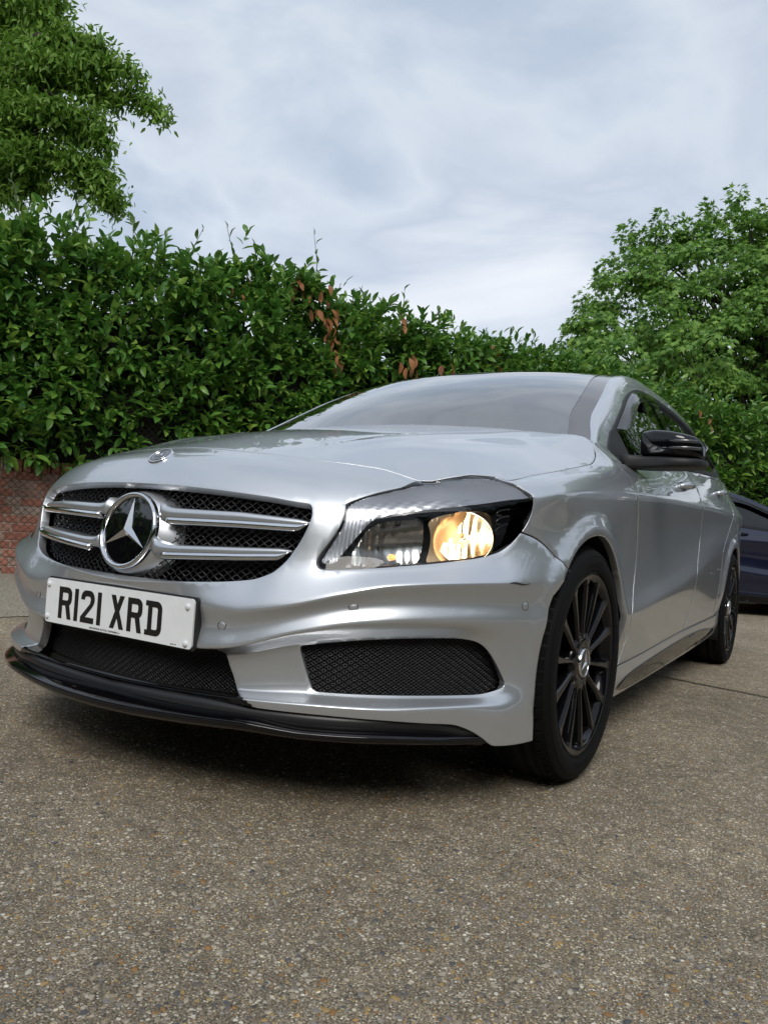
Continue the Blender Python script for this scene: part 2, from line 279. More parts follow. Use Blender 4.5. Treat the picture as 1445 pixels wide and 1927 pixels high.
# outlines of openings, gaps and lamp details in (s, v) units of the body surface
DATA = {'grille': [(0.1598, 7.992), (0.3145, 7.973), (0.4185, 7.972), (0.4853, 7.996), (0.5, 7.983), (0.5072, 7.927), (0.5105, 7.781), (0.5036, 7.623), (0.4913, 7.433), (0.4757, 7.264), (0.4551, 7.078), (0.4275, 6.975), (0.3907, 7.006), (0.3531, 7.007), (0.2538, 7.014), (0.1425, 7.007), (0.0103, 6.959)], 'headlight': [(0.5836, 8.104), (0.6818, 8.621), (0.7562, 9.047), (0.8164, 9.81), (0.8562, 10.0), (0.8858, 10.0), (0.9224, 9.965), (0.9623, 9.944), (0.991, 10.0), (1.0107, 9.956), (1.032, 9.583), (1.0445, 8.697), (1.0666, 8.231), (1.0701, 7.983), (1.0705, 7.828), (1.0671, 7.56), (1.0577, 7.361), (1.0442, 7.204), (1.0297, 7.114), (1.0128, 7.071), (0.9939, 7.073), (0.9747, 7.083), (0.9401, 7.076), (0.9126, 7.072), (0.8114, 7.069), (0.716, 7.054), (0.6249, 7.026), (0.5579, 7.006), (0.5396, 7.023), (0.5305, 7.074), (0.529, 7.147), (0.5353, 7.253), (0.5513, 7.392), (0.5674, 7.552), (0.5813, 7.732), (0.5859, 7.906)], 'fog': [(0.5046, 2.985), (0.5292, 2.981), (0.5603, 2.99), (0.6361, 2.996), (0.7264, 3.005), (0.8218, 2.989), (0.896, 2.992), (0.9264, 2.976), (0.9495, 2.891), (0.9723, 2.741), (0.9906, 2.559), (1.0071, 2.317), (1.0116, 2.174), (1.004, 2.088), (0.9653, 2.038), (0.9076, 2.013), (0.7844, 2.002), (0.645, 1.997), (0.5682, 1.977), (0.5473, 2.039), (0.5378, 2.13), (0.5259, 2.386), (0.5135, 2.683)], 'intake_side': [(0.3036, 4.457), (0.3199, 4.312), (0.3326, 2.802), (0.3618, 2.223), (0.3956, 1.094)], 'intake_bot': [(0.3956, 1.094), (0.289, 1.295), (0.1197, 1.234)], 'bumper_fender': [(1.04, 7.191), (1.0799, 6.974), (1.1223, 6.734), (1.166, 6.473), (1.1893, 6.312), (1.2185, 6.152)], 'fender_door': [(1.8069, 1.937), (1.8423, 2.667), (1.8677, 3.306), (1.8603, 4.075), (1.92, 5.513), (1.9389, 6.462), (1.9311, 6.997), (1.8831, 7.519), (1.8347, 7.923), (1.8183, 8.447), (1.7953, 8.824), (1.778, 9.081)], 'door_door': [(2.8336, 1.903), (2.8748, 2.136), (2.9321, 3.109), (2.9324, 3.526), (2.9591, 4.346), (3.0446, 5.49), (3.0718, 6.822), (3.0125, 7.778), (2.9807, 8.352), (2.9632, 8.84), (2.9382, 9.456), (2.9035, 10.0)], 'sensor_a': [(0.622, 4.926)], 'sensor_b': [(1.0468, 4.86)], 'sensor_c': [(0.3301, 4.972)], 'crease': [(0.5044, 6.006), (0.7018, 5.99), (0.9465, 6.022), (1.1011, 5.984)], 'bar1': [(0.1393, 7.738), (0.3274, 7.75), (0.4985, 7.726), (0.4998, 7.66), (0.331, 7.658), (0.1477, 7.644)], 'bar2': [(0.1713, 7.369), (0.3395, 7.376), (0.4747, 7.314), (0.4586, 7.187), (0.3428, 7.266), (0.1238, 7.262)], 'hl_band': [(0.5865, 8.064), (0.6899, 8.626), (0.8019, 9.243), (0.8811, 9.886), (0.958, 9.825), (1.0064, 9.821), (1.033, 8.913), (1.0668, 8.09), (1.0619, 7.984), (0.9933, 7.976), (0.8962, 7.912), (0.8127, 7.873), (0.7242, 7.824), (0.6655, 7.775), (0.6466, 7.711), (0.6198, 7.519), (0.5898, 7.288), (0.5738, 7.123), (0.5445, 7.119), (0.5411, 7.177), (0.5647, 7.424), (0.5888, 7.705)], 'hl_brow': [(0.6559, 7.759), (0.7242, 7.809), (0.8125, 7.86), (0.8759, 7.9), (0.9003, 7.861), (0.8947, 7.798), (0.8409, 7.829), (0.7637, 7.814), (0.69, 7.762)], 'hl_left': [(0.6538, 7.708), (0.7144, 7.768), (0.783, 7.751), (0.7942, 7.527), (0.7917, 7.281), (0.7741, 7.157), (0.6239, 7.143), (0.6058, 7.188), (0.6167, 7.378)], 'hl_bowl': [(0.902, 7.454), (0.8419, 7.484), (0.9681, 7.399), (0.8998, 7.806), (0.9029, 7.124)], 'blade': [(1.8233, 1.042), (1.9859, 1.212), (2.3045, 1.3), (2.6981, 1.319), (3.0357, 1.442), (3.3873, 1.27), (3.6891, 0.722), (3.6815, 0.411), (3.2614, 0.631), (2.7491, 0.615), (2.3448, 0.652), (2.0205, 0.661), (1.8795, 0.618)], 'handle_a': [(2.6982, 9.084), (2.7995, 8.757), (2.9091, 8.689)], 'handle_b': [(3.5491, 8.929), (3.7154, 8.714)]}
# ------------------------------------------------------------------ the car: body side patch
car = ob('parked_car', None); tag(car, 'silver hatchback with lit headlight, star grille and black alloy wheels in the foreground', 'car')
SMAX = 5.75; WV = .06
def jac(s, v, e=1e-3):
    a = np.linalg.norm(surf(s+e, v)-surf(s-e, v), axis=1)/(2*e); b = np.linalg.norm(surf(s, np.minimum(v+e, NR-1))-surf(s, np.maximum(v-e, 0)), axis=1)/(2*e)
    return np.maximum(a, .3), np.maximum(b, .02)
def offset_line(P, g):
    P = np.asarray(P, float); a, b = jac(P[:, 0], P[:, 1]); T = np.gradient(P, axis=0); tx = T[:, 0]*a; ty = T[:, 1]*b; l = np.hypot(tx, ty)
    return np.stack([P[:, 0]-ty/l*g/a, P[:, 1]+tx/l*g/b], 1)
T = DATA
def smooth_line(P): return dens(chaikin(P, False, 2), .012, False)
L_bf = smooth_line(T['bumper_fender']); L_fd = smooth_line([(1.80, 2.0)]+T['fender_door'][1:]+[(1.77, 9.4), (1.79, 10.02)])
L_dd = smooth_line([(2.83, 2.0), (2.875, 2.3)]+T['door_door'][2:-1]+[(2.9035, 10.02)])
L_rq = smooth_line([(3.62, 2.0), (3.68, 3.0), (3.74, 4.5), (3.86, 6.0), (3.97, 7.5), (4.03, 8.6), (4.03, 10.02)])
L_sill = smooth_line([(1.60, 2.0), (2.2, 2.0), (2.9, 2.0), (3.75, 2.0)])
def arch_poly(yc, lead):
    P = []
    for a in np.linspace(-55, 235, 50):
        r = .343; P.append((yc+r*math.cos(math.radians(a)), ZO+r*math.sin(math.radians(a))))
    P = np.array(P)
    if lead:
        # front edge runs further forward towards the ground
        for i, (y, z) in enumerate(P):
            if y < yc-.2 and z < .52: 
                P[i, 0] = yc+np.interp(z, [.05, .17, .236, .323, .411, .47, .498, .52], [-.316, -.318, -.325, -.323, -.3225, -.312, -.302, -.291])
    P[-1, 1] = .05; P[0, 1] = .05
    return P
ARCH_F = arch_poly(0., True); ARCH_R = arch_poly(2.699, False)
def arch_sv(A):
    s, v = sv_from_yz(A[:, 0], np.maximum(A[:, 1], .172)); v = np.where(A[:, 1] < .175, -.3, v)
    P = np.stack([s, v], 1); return P
H_grille = [(-.05, 7.992), (.05, 7.992)]+[tuple(x) for x in T['grille']][:-1]+[(.01, 7.0), (-.05, 7.0)]
H_fog = [(s, max(v, 2.03)) for s, v in T['fog']]
H_head = [tuple(x) for x in T['headlight']]
for i, (s, v) in enumerate(H_head):
    if v > 9.7: H_head[i] = (s, 10.15)
H_int = [(-.05, 1.22), (.12, 1.22), (.289, 1.24), (.3935, 1.12), (.3760, 1.75), (.3610, 2.25), (.3400, 2.80), (.332, 3.4), (.322, 3.8), (.30, 3.96), (-.05, 3.96)]
HOLES = {'grille': dens(chaikin(H_grille, True, 2), .008), 'fog': dens(chaikin(H_fog, True, 2), .008), 'head': dens(chaikin(H_head, True, 2), .01), 'intake': dens(chaikin(H_int, True, 1), .01),
         'arch_f': dens(arch_sv(ARCH_F), .012), 'arch_r': dens(arch_sv(ARCH_R), .015)}
GAPS = [L_bf, L_fd, L_dd, L_rq, L_sill]
GW = .0026
def build_patch():
    rows = []
    for k in range(NR-1): rows += [k+t for t in (.05, .18, .34, .5, .66, .82, .95)]
    rows = np.array([0.]+rows+[float(NR-1)])
    ss = np.r_[np.arange(0, 1.25, .011), np.arange(1.25, 2.0, .014), np.arange(2.0, 4.7, .024), np.arange(4.7, SMAX+.01, .04)]
    A, B = np.meshgrid(ss, rows, indexing='ij'); G = np.stack([A.ravel(), B.ravel()], 1)
    lines = []
    for k, h in HOLES.items(): lines.append((h, True))
    for g in GAPS: lines.append((offset_line(g, GW), False)); lines.append((offset_line(g, -GW), False))
    keep = np.ones(len(G), bool)
    for h, _c in lines:
        for i in range(0, len(h), 1):
            d = np.hypot(G[:, 0]-h[i, 0], (G[:, 1]-h[i, 1])*WV); keep &= d > .0042
        # grid points strictly between two gap edges are harmless
    keep |= (G[:, 0] == 0) & (G[:, 1] % 1 == 0)
    pts = [Vector((a, b*WV)) for a, b in G[keep]]
    edges = []
    for h, closed in lines:
        h = np.array(h); n0 = len(pts); pts += [Vector((a, b*WV)) for a, b in h]; n = len(h)
        edges += [(n0+i, n0+(i+1) % n) for i in range(n if closed else n-1)]
    n0 = len(pts); pts += [Vector(q) for q in ((0, 0), (SMAX, 0), (SMAX, (NR-1)*WV), (0, (NR-1)*WV))]; edges += [(n0+i, n0+(i+1) % 4) for i in range(4)]
    V, E, F, _a, _b, _c = geometry.delaunay_2d_cdt(pts, edges, [], 0, 1e-6)
    return np.array([(v.x, v.y/WV) for v in V]), np.array([f[:3] for f in F if len(f) == 3])
PV, PF = build_patch()
cen = PV[PF].mean(1); cs, cv = cen[:, 0], cen[:, 1]
inside = (cs >= 0) & (cs <= SMAX) & (cv >= 0) & (cv <= NR-1)
for k, h in HOLES.items(): inside &= ~pip(h, cs, cv)
for g in GAPS:
    q = np.vstack([offset_line(g, GW), offset_line(g, -GW)[::-1]]); inside &= ~pip(q, cs, cv)
def xline(Lx, v): o = np.argsort(Lx[:, 1]); return np.interp(v, Lx[o, 1], Lx[o, 0])
s_bf = np.where(cv > L_bf[:, 1].max(), 1.048, xline(L_bf, cv)); s_bf = np.where(cv < L_bf[:, 1].min(), 1.43, s_bf)
reg = np.full(len(PF), 'quarter', dtype=object)
reg[cs < xline(L_rq, cv)] = 'rear_door'; reg[cs < xline(L_dd, cv)] = 'front_door'; reg[cs < xline(L_fd, cv)] = 'wing'; reg[cs < s_bf] = 'bumper'
reg[(cv < 2) & (cs > 1.43) & (cs < 4.13)] = 'sill'
reg[(cv < 1.28) & (cs < .393+(1.15-cv)*.027)] = 'chin'
P3 = surf(PV[:, 0], PV[:, 1])
P3[PV[:, 0] <= 1e-6, 0] = 0
# normals of the patch
def vnormals(P, F):
    n = np.cross(P[F[:, 1]]-P[F[:, 0]], P[F[:, 2]]-P[F[:, 0]]); vn = np.zeros_like(P)
    for i in range(3): np.add.at(vn, F[:, i], n)
    l = np.linalg.norm(vn, axis=1); l[l == 0] = 1; return vn/l[:, None]
# orient outward
tri = np.cross(P3[PF[:, 1]]-P3[PF[:, 0]], P3[PF[:, 2]]-P3[PF[:, 0]]); cc = P3[PF].mean(1)
outd = cc-np.stack([np.zeros(len(cc)), np.clip(cc[:, 1], -.2, 2.9), np.full(len(cc), .45)], 1)
flip = (tri*outd).sum(1) < 0
if flip.mean() > .5: PF = PF[:, ::-1]
VN = vnormals(P3, PF[inside])
def panel_mesh(P, F, VNm, side, lip=.014, r=.0010, both=False, keep_open=None):
    """panel from verts P / faces F with rolled edges; side=+1 left half, -1 mirrored, both = welded"""
    used, inv = np.unique(F, return_inverse=True); F2 = inv.reshape(-1, 3); V = P[used]; Nn = VNm[used]; nh = NEARH[used] if len(P) == len(NEARH) else np.zeros(len(used), bool)
    # directed boundary edges
    e = {}
    for a, b, c in F2:
        for x, y in ((a, b), (b, c), (c, a)): e[(x, y)] = 1
    be = [(x, y) for (x, y) in e if (y, x) not in e]
    if both or keep_open: be = [(x, y) for x, y in be if not (V[x, 0] < 1e-5 and V[y, 0] < 1e-5)]
    out = np.zeros_like(V); cnt = np.zeros(len(V))
    for x, y in be:
        t = V[y]-V[x]; t = t/(np.linalg.norm(t)+1e-12); o = np.cross(t, (Nn[x]+Nn[y])/2)
        out[x] += o; out[y] += o; cnt[x] += 1; cnt[y] += 1
    bv = np.where(cnt > 0)[0]; ol = np.linalg.norm(out[bv], axis=1); ol[ol == 0] = 1; o_ = out[bv]/ol[:, None]
    if both:
        mid = V[bv, 0] < 1e-5; o_[mid, 0] = 0
    nv = len(V); idx = {b: i for i, b in enumerate(bv)}; nb = len(bv)
    r1 = V[bv]+o_*r*.7-Nn[bv]*r*.3; r2 = V[bv]+o_*r-Nn[bv]*r*1.2; r3 = V[bv]+o_*r-Nn[bv]*np.where(nh[bv], .0025, lip)[:, None]
    if both:
        for R_ in (r1, r2, r3): R_[V[bv, 0] < 1e-5, 0] = 0
    VV = np.vstack([V, r1, r2, r3]); FF = [tuple(f) for f in F2]
    for x, y in be:
        a0, b0 = x, y
        for k in range(3):
            a1, b1 = nv+k*nb+idx[x], nv+k*nb+idx[y]; FF.append((b0, a0, a1, b1)); a0, b0 = a1, b1
    if side < 0: VV = VV*np.array([-1, 1, 1]); FF = [f[::-1] for f in FF]
    if both:
        n = len(VV); V2 = VV*np.array([-1, 1, 1]); F3 = [tuple(i+n for i in f[::-1]) for f in FF]; VV = np.vstack([VV, V2]); FF = FF+F3
    return VV, FF
_hd = HOLES['head']; NEARH = np.zeros(len(PV), bool)
for q in _hd: NEARH |= np.hypot(PV[:, 0]-q[0], (PV[:, 1]-min(q[1], NR-1))*WV) < .004
def add_panel(name, mask_, parent, material, both=False, lip=.014, label=None, P=None, F=None, VNm=None):
    P = P3 if P is None else P; F = PF if F is None else F; VNm = VN if VNm is None else VNm; outp = []
    for side in ((1,) if both else (1, -1)):
        V, Fc = panel_mesh(P, F[mask_], VNm, side, lip, both=both)
        me = new_mesh(name, V, Fc, material)
        if both:
            bm = bmesh.new(); bm.from_mesh(me); bmesh.ops.remove_doubles(bm, verts=[v for v in bm.verts if abs(v.co.x) < 1e-4], dist=2e-4); bm.to_mesh(me); bm.free()
        o = ob(name, me, parent)
        if label: o['label'] = label
        outp.append(o)
    return outp
bumper = add_panel('front_bumper', inside & (reg == 'bumper'), car, PAINT, both=True, lip=.022)[0]
chin = add_panel('front_chin', inside & (reg == 'chin'), car, GLOSS, both=True, lip=.01)[0]
wings = add_panel('front_wing', inside & (reg == 'wing'), car, PAINT, lip=.02)
fdoors = add_panel('front_door', inside & (reg == 'front_door'), car, PAINT)
rdoors = add_panel('rear_door', inside & (reg == 'rear_door'), car, PAINT)
sills = add_panel('side_sill', inside & (reg == 'sill'), car, PAINT)
quarter = add_panel('rear_body', inside & (reg == 'quarter'), car, PAINT, both=True)[0]

# dark strips filling the shut gaps, standing in for the shade inside them
def gap_shade(name, Lx, parents, w=.0032, dep=.0009):
    Lx = Lx[(Lx[:, 1] <= NR-1)]; a_ = offset_line(Lx, w); b_ = offset_line(Lx, -w); P_ = [surf(q[:, 0], np.clip(q[:, 1], 0, NR-1)) for q in (a_, b_)]; nn = np.cross(np.gradient(P_[0], axis=0), P_[1]-P_[0]); nn /= np.linalg.norm(nn, axis=1)[:, None]+1e-9
    sg = np.sign((nn[:, 0]).mean()); Q = np.stack([P_[0]-nn*sg*dep, P_[1]-nn*sg*dep], 1)
    for sd, par in zip((1, -1), parents): m = MB(); m.grid(Q*np.array([sd, 1, 1])); m.build(name, BLACK, par)
gap_shade('door_gap_shade', L_fd, fdoors); gap_shade('door_gap_shade', L_dd, fdoors); gap_shade('door_gap_shade', L_rq, rdoors); gap_shade('sill_gap_shade', L_sill, sills); gap_shade('bumper_gap_shade', L_bf, wings)
# ------------------------------------------------------------------ bonnet
def tps_fit(X, Z, lam=1e-6):
    d = np.linalg.norm(X[:, None]-X[None], axis=2); K = np.where(d > 0, d**2*np.log(d+1e-12), 0)+lam*np.eye(len(X))
    Pm = np.c_[np.ones(len(X)), X]; A = np.block([[K, Pm], [Pm.T, np.zeros((3, 3))]]); w = np.linalg.solve(A, np.r_[Z, 0, 0, 0])
    def f(Q):
        out = np.zeros(len(Q))
        for i in range(0, len(Q), 4000):
            q = Q[i:i+4000]; dd = np.linalg.norm(q[:, None]-X[None], axis=2); out[i:i+4000] = np.where(dd > 0, dd**2*np.log(dd+1e-12), 0)@w[:len(X)]+w[len(X)]+q@w[len(X)+1:]
        return out
    return f
edge_s = np.r_[np.arange(0, 1.06, .035), np.arange(1.06, 1.755, .05), 1.755]
EP = surf(edge_s, np.full(len(edge_s), 10.))
BACK = np.array([(.735, .345, .972), (.60, .385, .992), (.45, .365, 1.003), (.3, .335, 1.008), (.15, .31, 1.010), (0, .30, 1.010)])
INN = [(0, -.5, .850), (0, -.3, .897), (0, -.05, .945), (0, .15, .982), (.2, -.45, .852), (.2, -.2, .912), (.2, .1, .968), (.4, -.4, .849), (.4, -.15, .908), (.4, .1, .955), (.55, -.3, .852), (.6, -.05, .899), (.62, .15, .935), (.70, -.15, .852), (.73, .05, .885), (.73, .2, .925)]
H0 = np.array([(x, y, z) for x, y, z in list(map(tuple, EP))+list(map(tuple, BACK))+INN]); H0 = np.vstack([H0, H0[H0[:, 0] > .01]*np.array([-1, 1, 1])])
hood_f = tps_fit(H0[:, :2], H0[:, 2])
def hood_z(Q):
    z = hood_f(Q); x = np.abs(Q[:, 0]); y = Q[:, 1]
    t = np.clip((y+.55)/.9, 0, 1); xr = .30+.26*t                 # soft power-dome ridge running back to the pillar
    k = smooth01((y+.60)/.35)*smooth01((.45-y)/.2)
    z = z+k*.006*np.exp(-((x-xr)/.035)**2)+k*.004*smooth01((xr-x)/.1)
    return z
def hood():
    fr = EP[:, :2].copy(); bk = BACK[:, :2]
    loop = np.vstack([fr, dens(bk, .02, False)])
    # inset 4 mm towards the middle
    Tn = np.gradient(loop, axis=0); Tn /= np.linalg.norm(Tn, axis=1)[:, None]+1e-9; nn = np.stack([-Tn[:, 1], Tn[:, 0]], 1)
    c = np.array([.35, -.1]); sg = np.sign(((c-loop)*nn).sum(1)); lp = loop+nn*sg[:, None]*.0036
    lp[0, 0] = 0; lp[-1, 0] = 0
    lp = dens(lp, .012, True)
    gx, gy = np.meshgrid(np.arange(0, .86, .012), np.arange(-.66, .45, .014), indexing='ij'); G = np.stack([gx.ravel(), gy.ravel()], 1)
    ok = pip(lp, G[:, 0], G[:, 1]) | (G[:, 0] == 0)
    for q in lp: ok &= np.hypot(G[:, 0]-q[0], G[:, 1]-q[1]) > .005
    G = G[ok]; pts = [Vector(q) for q in G]+[Vector(q) for q in lp]; n0 = len(G); n = len(lp)
    V, E, F, *_ = geometry.delaunay_2d_cdt(pts, [(n0+i, n0+(i+1) % n) for i in range(n)], [], 0, 1e-6)
    V = np.array([(v.x, v.y) for v in V]); F = np.array([f[:3] for f in F if len(f) == 3]); c = V[F].mean(1); F = F[pip(lp, c[:, 0], c[:, 1])]
    P = np.c_[V, hood_z(V)]; P[np.abs(P[:, 0]) < 1e-6, 0] = 0
    t = np.cross(P[F[:, 1]]-P[F[:, 0]], P[F[:, 2]]-P[F[:, 0]]); 
    if t[:, 2].mean() < 0: F = F[:, ::-1]
    return P, F
HP, HF = hood(); HN = vnormals(HP, HF)
bonnet = add_panel('bonnet', np.ones(len(HF), bool), car, PAINT, both=True, lip=.018, P=HP, F=HF, VNm=HN)[0]

FRAME = mat('window_frame_black', (.006, .006, .007), .45, spec=.3)
for sd in (1, -1):
    c_ = np.array([.35, -.1]); e_ = EP.copy(); Tn = np.gradient(e_[:, :2], axis=0); Tn /= np.linalg.norm(Tn, axis=1)[:, None]+1e-9; nn = np.stack([-Tn[:, 1], Tn[:, 0]], 1); nn *= np.sign(((c_-e_[:, :2])*nn).sum(1))[:, None]
    A_ = e_.copy(); A_[:, :2] -= nn*.0003; A_[:, 2] -= .0012; B_ = e_.copy(); B_[:, :2] += nn*.0062; B_[:, 2] -= .0012
    A_[0, 0] = B_[0, 0] = 0; m = MB(); m.grid(np.stack([A_, B_], 1)*np.array([sd, 1, 1])); m.build('bonnet_gap_shade', BLACK, bonnet)  # black filler strip painting the shade of the bonnet gap
# ------------------------------------------------------------------ greenhouse
_bs = np.linspace(1.80, 5.0, 120); _bp = surf(_bs, np.full(120, 10.))
def belt(y): return np.interp(y, _bp[:, 1], _bp[:, 0]), np.interp(y, _bp[:, 1], _bp[:, 2])
RY = [.40, .62, .85, 1.08, 1.32, 1.6, 2.0, 2.4, 2.8, 3.1, 3.33]; RZ = [.955, 1.068, 1.185, 1.283, 1.348, 1.372, 1.366, 1.325, 1.245, 1.15, 1.03]
def sideX(y, z):
    xb, zb = belt(np.maximum(y, .52)); x = xb-.57*(z-zb)+.10*(z-zb)*(1.36-z)
    x = x-.035*smooth01((.9-y)/.55)-.10*smooth01((y-2.5)/1.0)*np.clip((z-.95)/.3, 0, 1)
    return x
def Rcurve(y): z = pchip(RY, RZ, y); return np.stack([sideX(y, z), y, z], -1)
def Icurve(y):
    P = Rcurve(y); w = smooth01((y-.4)/.25)*.6+.4; P[:, 0] -= .052*w; P[:, 2] += .020*w+.002; P[:, 1] -= .012; return P
# side surface with window hole
def side_glasshouse():
    WIN = np.array([(.485, .90), (.50, .955), (.60, 1.02), (.80, 1.125), (1.0, 1.215), (1.2, 1.282), (1.36, 1.312), (1.6, 1.328), (2.0, 1.318), (2.35, 1.275), (2.62, 1.205), (2.80, 1.135), (2.78, 1.085), (2.6, 1.055), (2.2, 1.015), (1.8, 1.0), (1.4, .975), (1.0, .945), (.7, .918)])
    win = dens(chaikin(WIN, True, 1), .02)
    top = np.array([(y, z) for y, z in zip(np.linspace(.40, 3.33, 120), pchip(RY, RZ, np.linspace(.40, 3.33, 120)))])
    by = np.linspace(3.36, .37, 100); bot = np.array([(y, belt(max(y, .36))[1]-.012) for y in by])
    bot[bot[:, 0] < .52, 1] = np.interp(bot[bot[:, 0] < .52, 0], [.36, .42, .52], [.93, .885, .893])
    outer = np.vstack([top, bot]); gy, gz = np.meshgrid(np.arange(.36, 3.4, .03), np.arange(.85, 1.4, .02), indexing='ij'); G = np.stack([gy.ravel(), gz.ravel()], 1)
    ok = pip(outer, G[:, 0], G[:, 1])
    for q in np.vstack([win, outer]): ok &= np.hypot(G[:, 0]-q[0], G[:, 1]-q[1]) > .008
    G = G[ok]; pts = [Vector(q) for q in G]; ed = []
    for lp in (win, outer):
        n0 = len(pts); pts += [Vector(q) for q in lp]; ed += [(n0+i, n0+(i+1) % len(lp)) for i in range(len(lp))]
    V, E, F, *_ = geometry.delaunay_2d_cdt(pts, ed, [], 0, 1e-6)
    V = np.array([(v.x, v.y) for v in V]); F = np.array([f[:3] for f in F if len(f) == 3]); c = V[F].mean(1); ino = pip(outer, c[:, 0], c[:, 1]); inw = pip(win, c[:, 0], c[:, 1])
    P = np.stack([sideX(V[:, 0], V[:, 1]), V[:, 0], V[:, 1]], 1)
    t = np.cross(P[F[:, 1]]-P[F[:, 0]], P[F[:, 2]]-P[F[:, 0]])
    if t[:, 0].mean() < 0: F = F[:, ::-1]
    return P, F, ino & ~inw, inw, win
GP, GF, g_body, g_win, WINL = side_glasshouse(); GN = vnormals(GP, GF)
add_panel('cabin_side', g_body, car, PAINT, lip=.012, P=GP, F=GF, VNm=GN)
# glass panes: front door window and rear window split at the door gap, set in 6 mm
gc = GP[GF].mean(1)
for nm, msk in (('front_side_window', gc[:, 1] < 1.50), ('rear_side_window', gc[:, 1] >= 1.50)):
    for sd in (1, -1):
        m = g_win & msk; used, inv = np.unique(GF[m], return_inverse=True); V = (GP[used]-GN[used]*.009)*np.array([sd, 1, 1]); F = inv.reshape(-1, 3)
        if sd < 0: F = F[:, ::-1]
        ob(nm, new_mesh(nm, V, F, PRIV), car)
# black window frames as a strip round the opening, plus the pillar between the doors
for sd in (1, -1):
    m = MB(); W = np.array(WINL); n = len(W); Tn = np.roll(W, -1, 0)-np.roll(W, 1, 0); Tn /= np.linalg.norm(Tn, axis=1)[:, None]; nn = np.stack([-Tn[:, 1], Tn[:, 0]], 1)
    cen_ = W.mean(0)
    if pip(W, *(W[:1]+nn[:1]*.01).T)[0] == False: nn = -nn
    rows = []
    for inn, off in ((-.004, .003), (.001, .006), (.020, .003), (.024, -.012)):
        Q = W+nn*inn; x = sideX(Q[:, 0], Q[:, 1]); rows.append(np.stack([sd*(x+off*.87), Q[:, 0], Q[:, 1]+off*.45], 1))
    m.grid(np.stack(rows, 1), cu=True); o = m.build('window_frame', FRAME, car); fix_normals(o)
    m = MB()
    for y0, y1, a in ((1.46, 1.56, .10), ):
        zz = np.linspace(.985, 1.325, 8); rows = []
        for z in zz:
            f = (z-.98)/.35
            rows.append([(sd*(sideX(yy, z)+.001), yy, z) for yy in np.linspace(y0+a*f, y1+a*f*.7, 4)])
        m.grid(np.array(rows, float))
    m.build('door_pillar', GLOSS, car)
    # smoked wind deflector along the top of the front window
    m = MB(); rows = []
    fy = [.66, .80, 1.0, 1.2, 1.36, 1.5]; fz = [1.045, 1.118, 1.208, 1.276, 1.306, 1.318]
    for y in np.linspace(.66, 1.50, 40):
        zt = float(pchip(fy, fz, [y])[0]); e = .42*float(smooth01((y-.64)/.12))+.58*float(smooth01((y-1.0)/.35)); sl = .45*(1-float(smooth01((y-.9)/.3)))
        rows.append([(sd*(sideX(y+sl*w, zt-w*e)+.004+k_), y+sl*w, zt-w*e) for w, k_ in ((0, .002), (.012, .016), (.04, .022), (.058, .024))])
    m.grid(np.array(rows, float)); o = m.build('wind_deflector', GLOSS, car)
# pillar + roof rail strip between side and windscreen / roof
for sd in (1, -1):
    ys = np.linspace(.40, 3.33, 110); R_ = Rcurve(ys); I_ = Icurve(ys); rows = []
    for i in range(len(ys)):
        a, b = R_[i], I_[i]; sl = []
        for k, t in enumerate(np.linspace(0, 1, 7)):
            q = a*(1-t)+b*t; bul = math.sin(math.pi*t)*.010; q = q+np.array([.62, 0, .78])*bul; sl.append((sd*q[0], q[1], q[2]))
        rows.append(sl)
    m = MB(); m.grid(np.array(rows)); o = m.build('roof_pillar', PAINT, car)
    if sd > 0: RAILROWS = rows
# fillet between bonnet corner, wing top and pillar foot
for sd in (1, -1):
    a = surf(np.linspace(1.70, 1.92, 14), np.full(14, 9.97)); i0 = Icurve(np.array([.41]))[0]; e0 = np.array([float(sideX(.53, .925)), .53, .925]); r0 = Rcurve(np.array([.47]))[0]
    bz = np.array([(1-t)**2*i0+2*t*(1-t)*r0+t*t*e0 for t in np.linspace(0, 1, 14)]); rows = [a*(1-t)+bz*t+np.array([.5, -.1, .6])*.006*math.sin(math.pi*t)-(np.array([.003, 0, .004]) if t == 0 else 0) for t in np.linspace(0, 1, 7)]
    m = MB(); m.grid(np.stack(rows)*np.array([sd, 1, 1])); fix_normals(m.build('pillar_foot', PAINT, car))
# windscreen
def coons(B0, B1, S0, S1, nu, nv):
    """bottom(u), top(u), left(v), right(v)"""
    u = np.linspace(0, 1, nu)[:, None, None]; v = np.linspace(0, 1, nv)[None, :, None]
    b0 = np.array([B0(t) for t in np.linspace(0, 1, nu)])[:, None]; b1 = np.array([B1(t) for t in np.linspace(0, 1, nu)])[:, None]
    s0 = np.array([S0(t) for t in np.linspace(0, 1, nv)])[None]; s1 = np.array([S1(t) for t in np.linspace(0, 1, nv)])[None]
    return (1-v)*b0+v*b1+(1-u)*s0+u*s1-((1-u)*(1-v)*b0[0:1]+u*(1-v)*b0[-1:]+(1-u)*v*b1[0:1]+u*v*b1[-1:])
YT = 1.30
I0 = Icurve(np.array([.40]))[0]; I1 = Icurve(np.array([YT]))[0]
def bot(t): x = I0[0]*(2*t-1); k = (x/I0[0])**2; return (x, .30+(I0[1]-.30)*k, .985+(I0[2]-.985)*k)
def top_(t): x = I1[0]*(2*t-1); k = (x/I1[0])**2; return (x, 1.17+(I1[1]-1.17)*k, 1.374+(I1[2]-1.374)*k)
def sideI(sd):
    def f(t): q = Icurve(np.array([.40+(YT-.40)*t]))[0]; return (sd*q[0], q[1], q[2])
    return f
WS = coons(bot, top_, sideI(-1), sideI(1), 41, 25)
_b = np.sin(np.pi*np.linspace(0, 1, 25))[None, :]*(1-np.abs(np.linspace(-1, 1, 41))[:, None]**4); WS[:, :, 2] += .022*_b; WS[:, :, 1] -= .006*_b
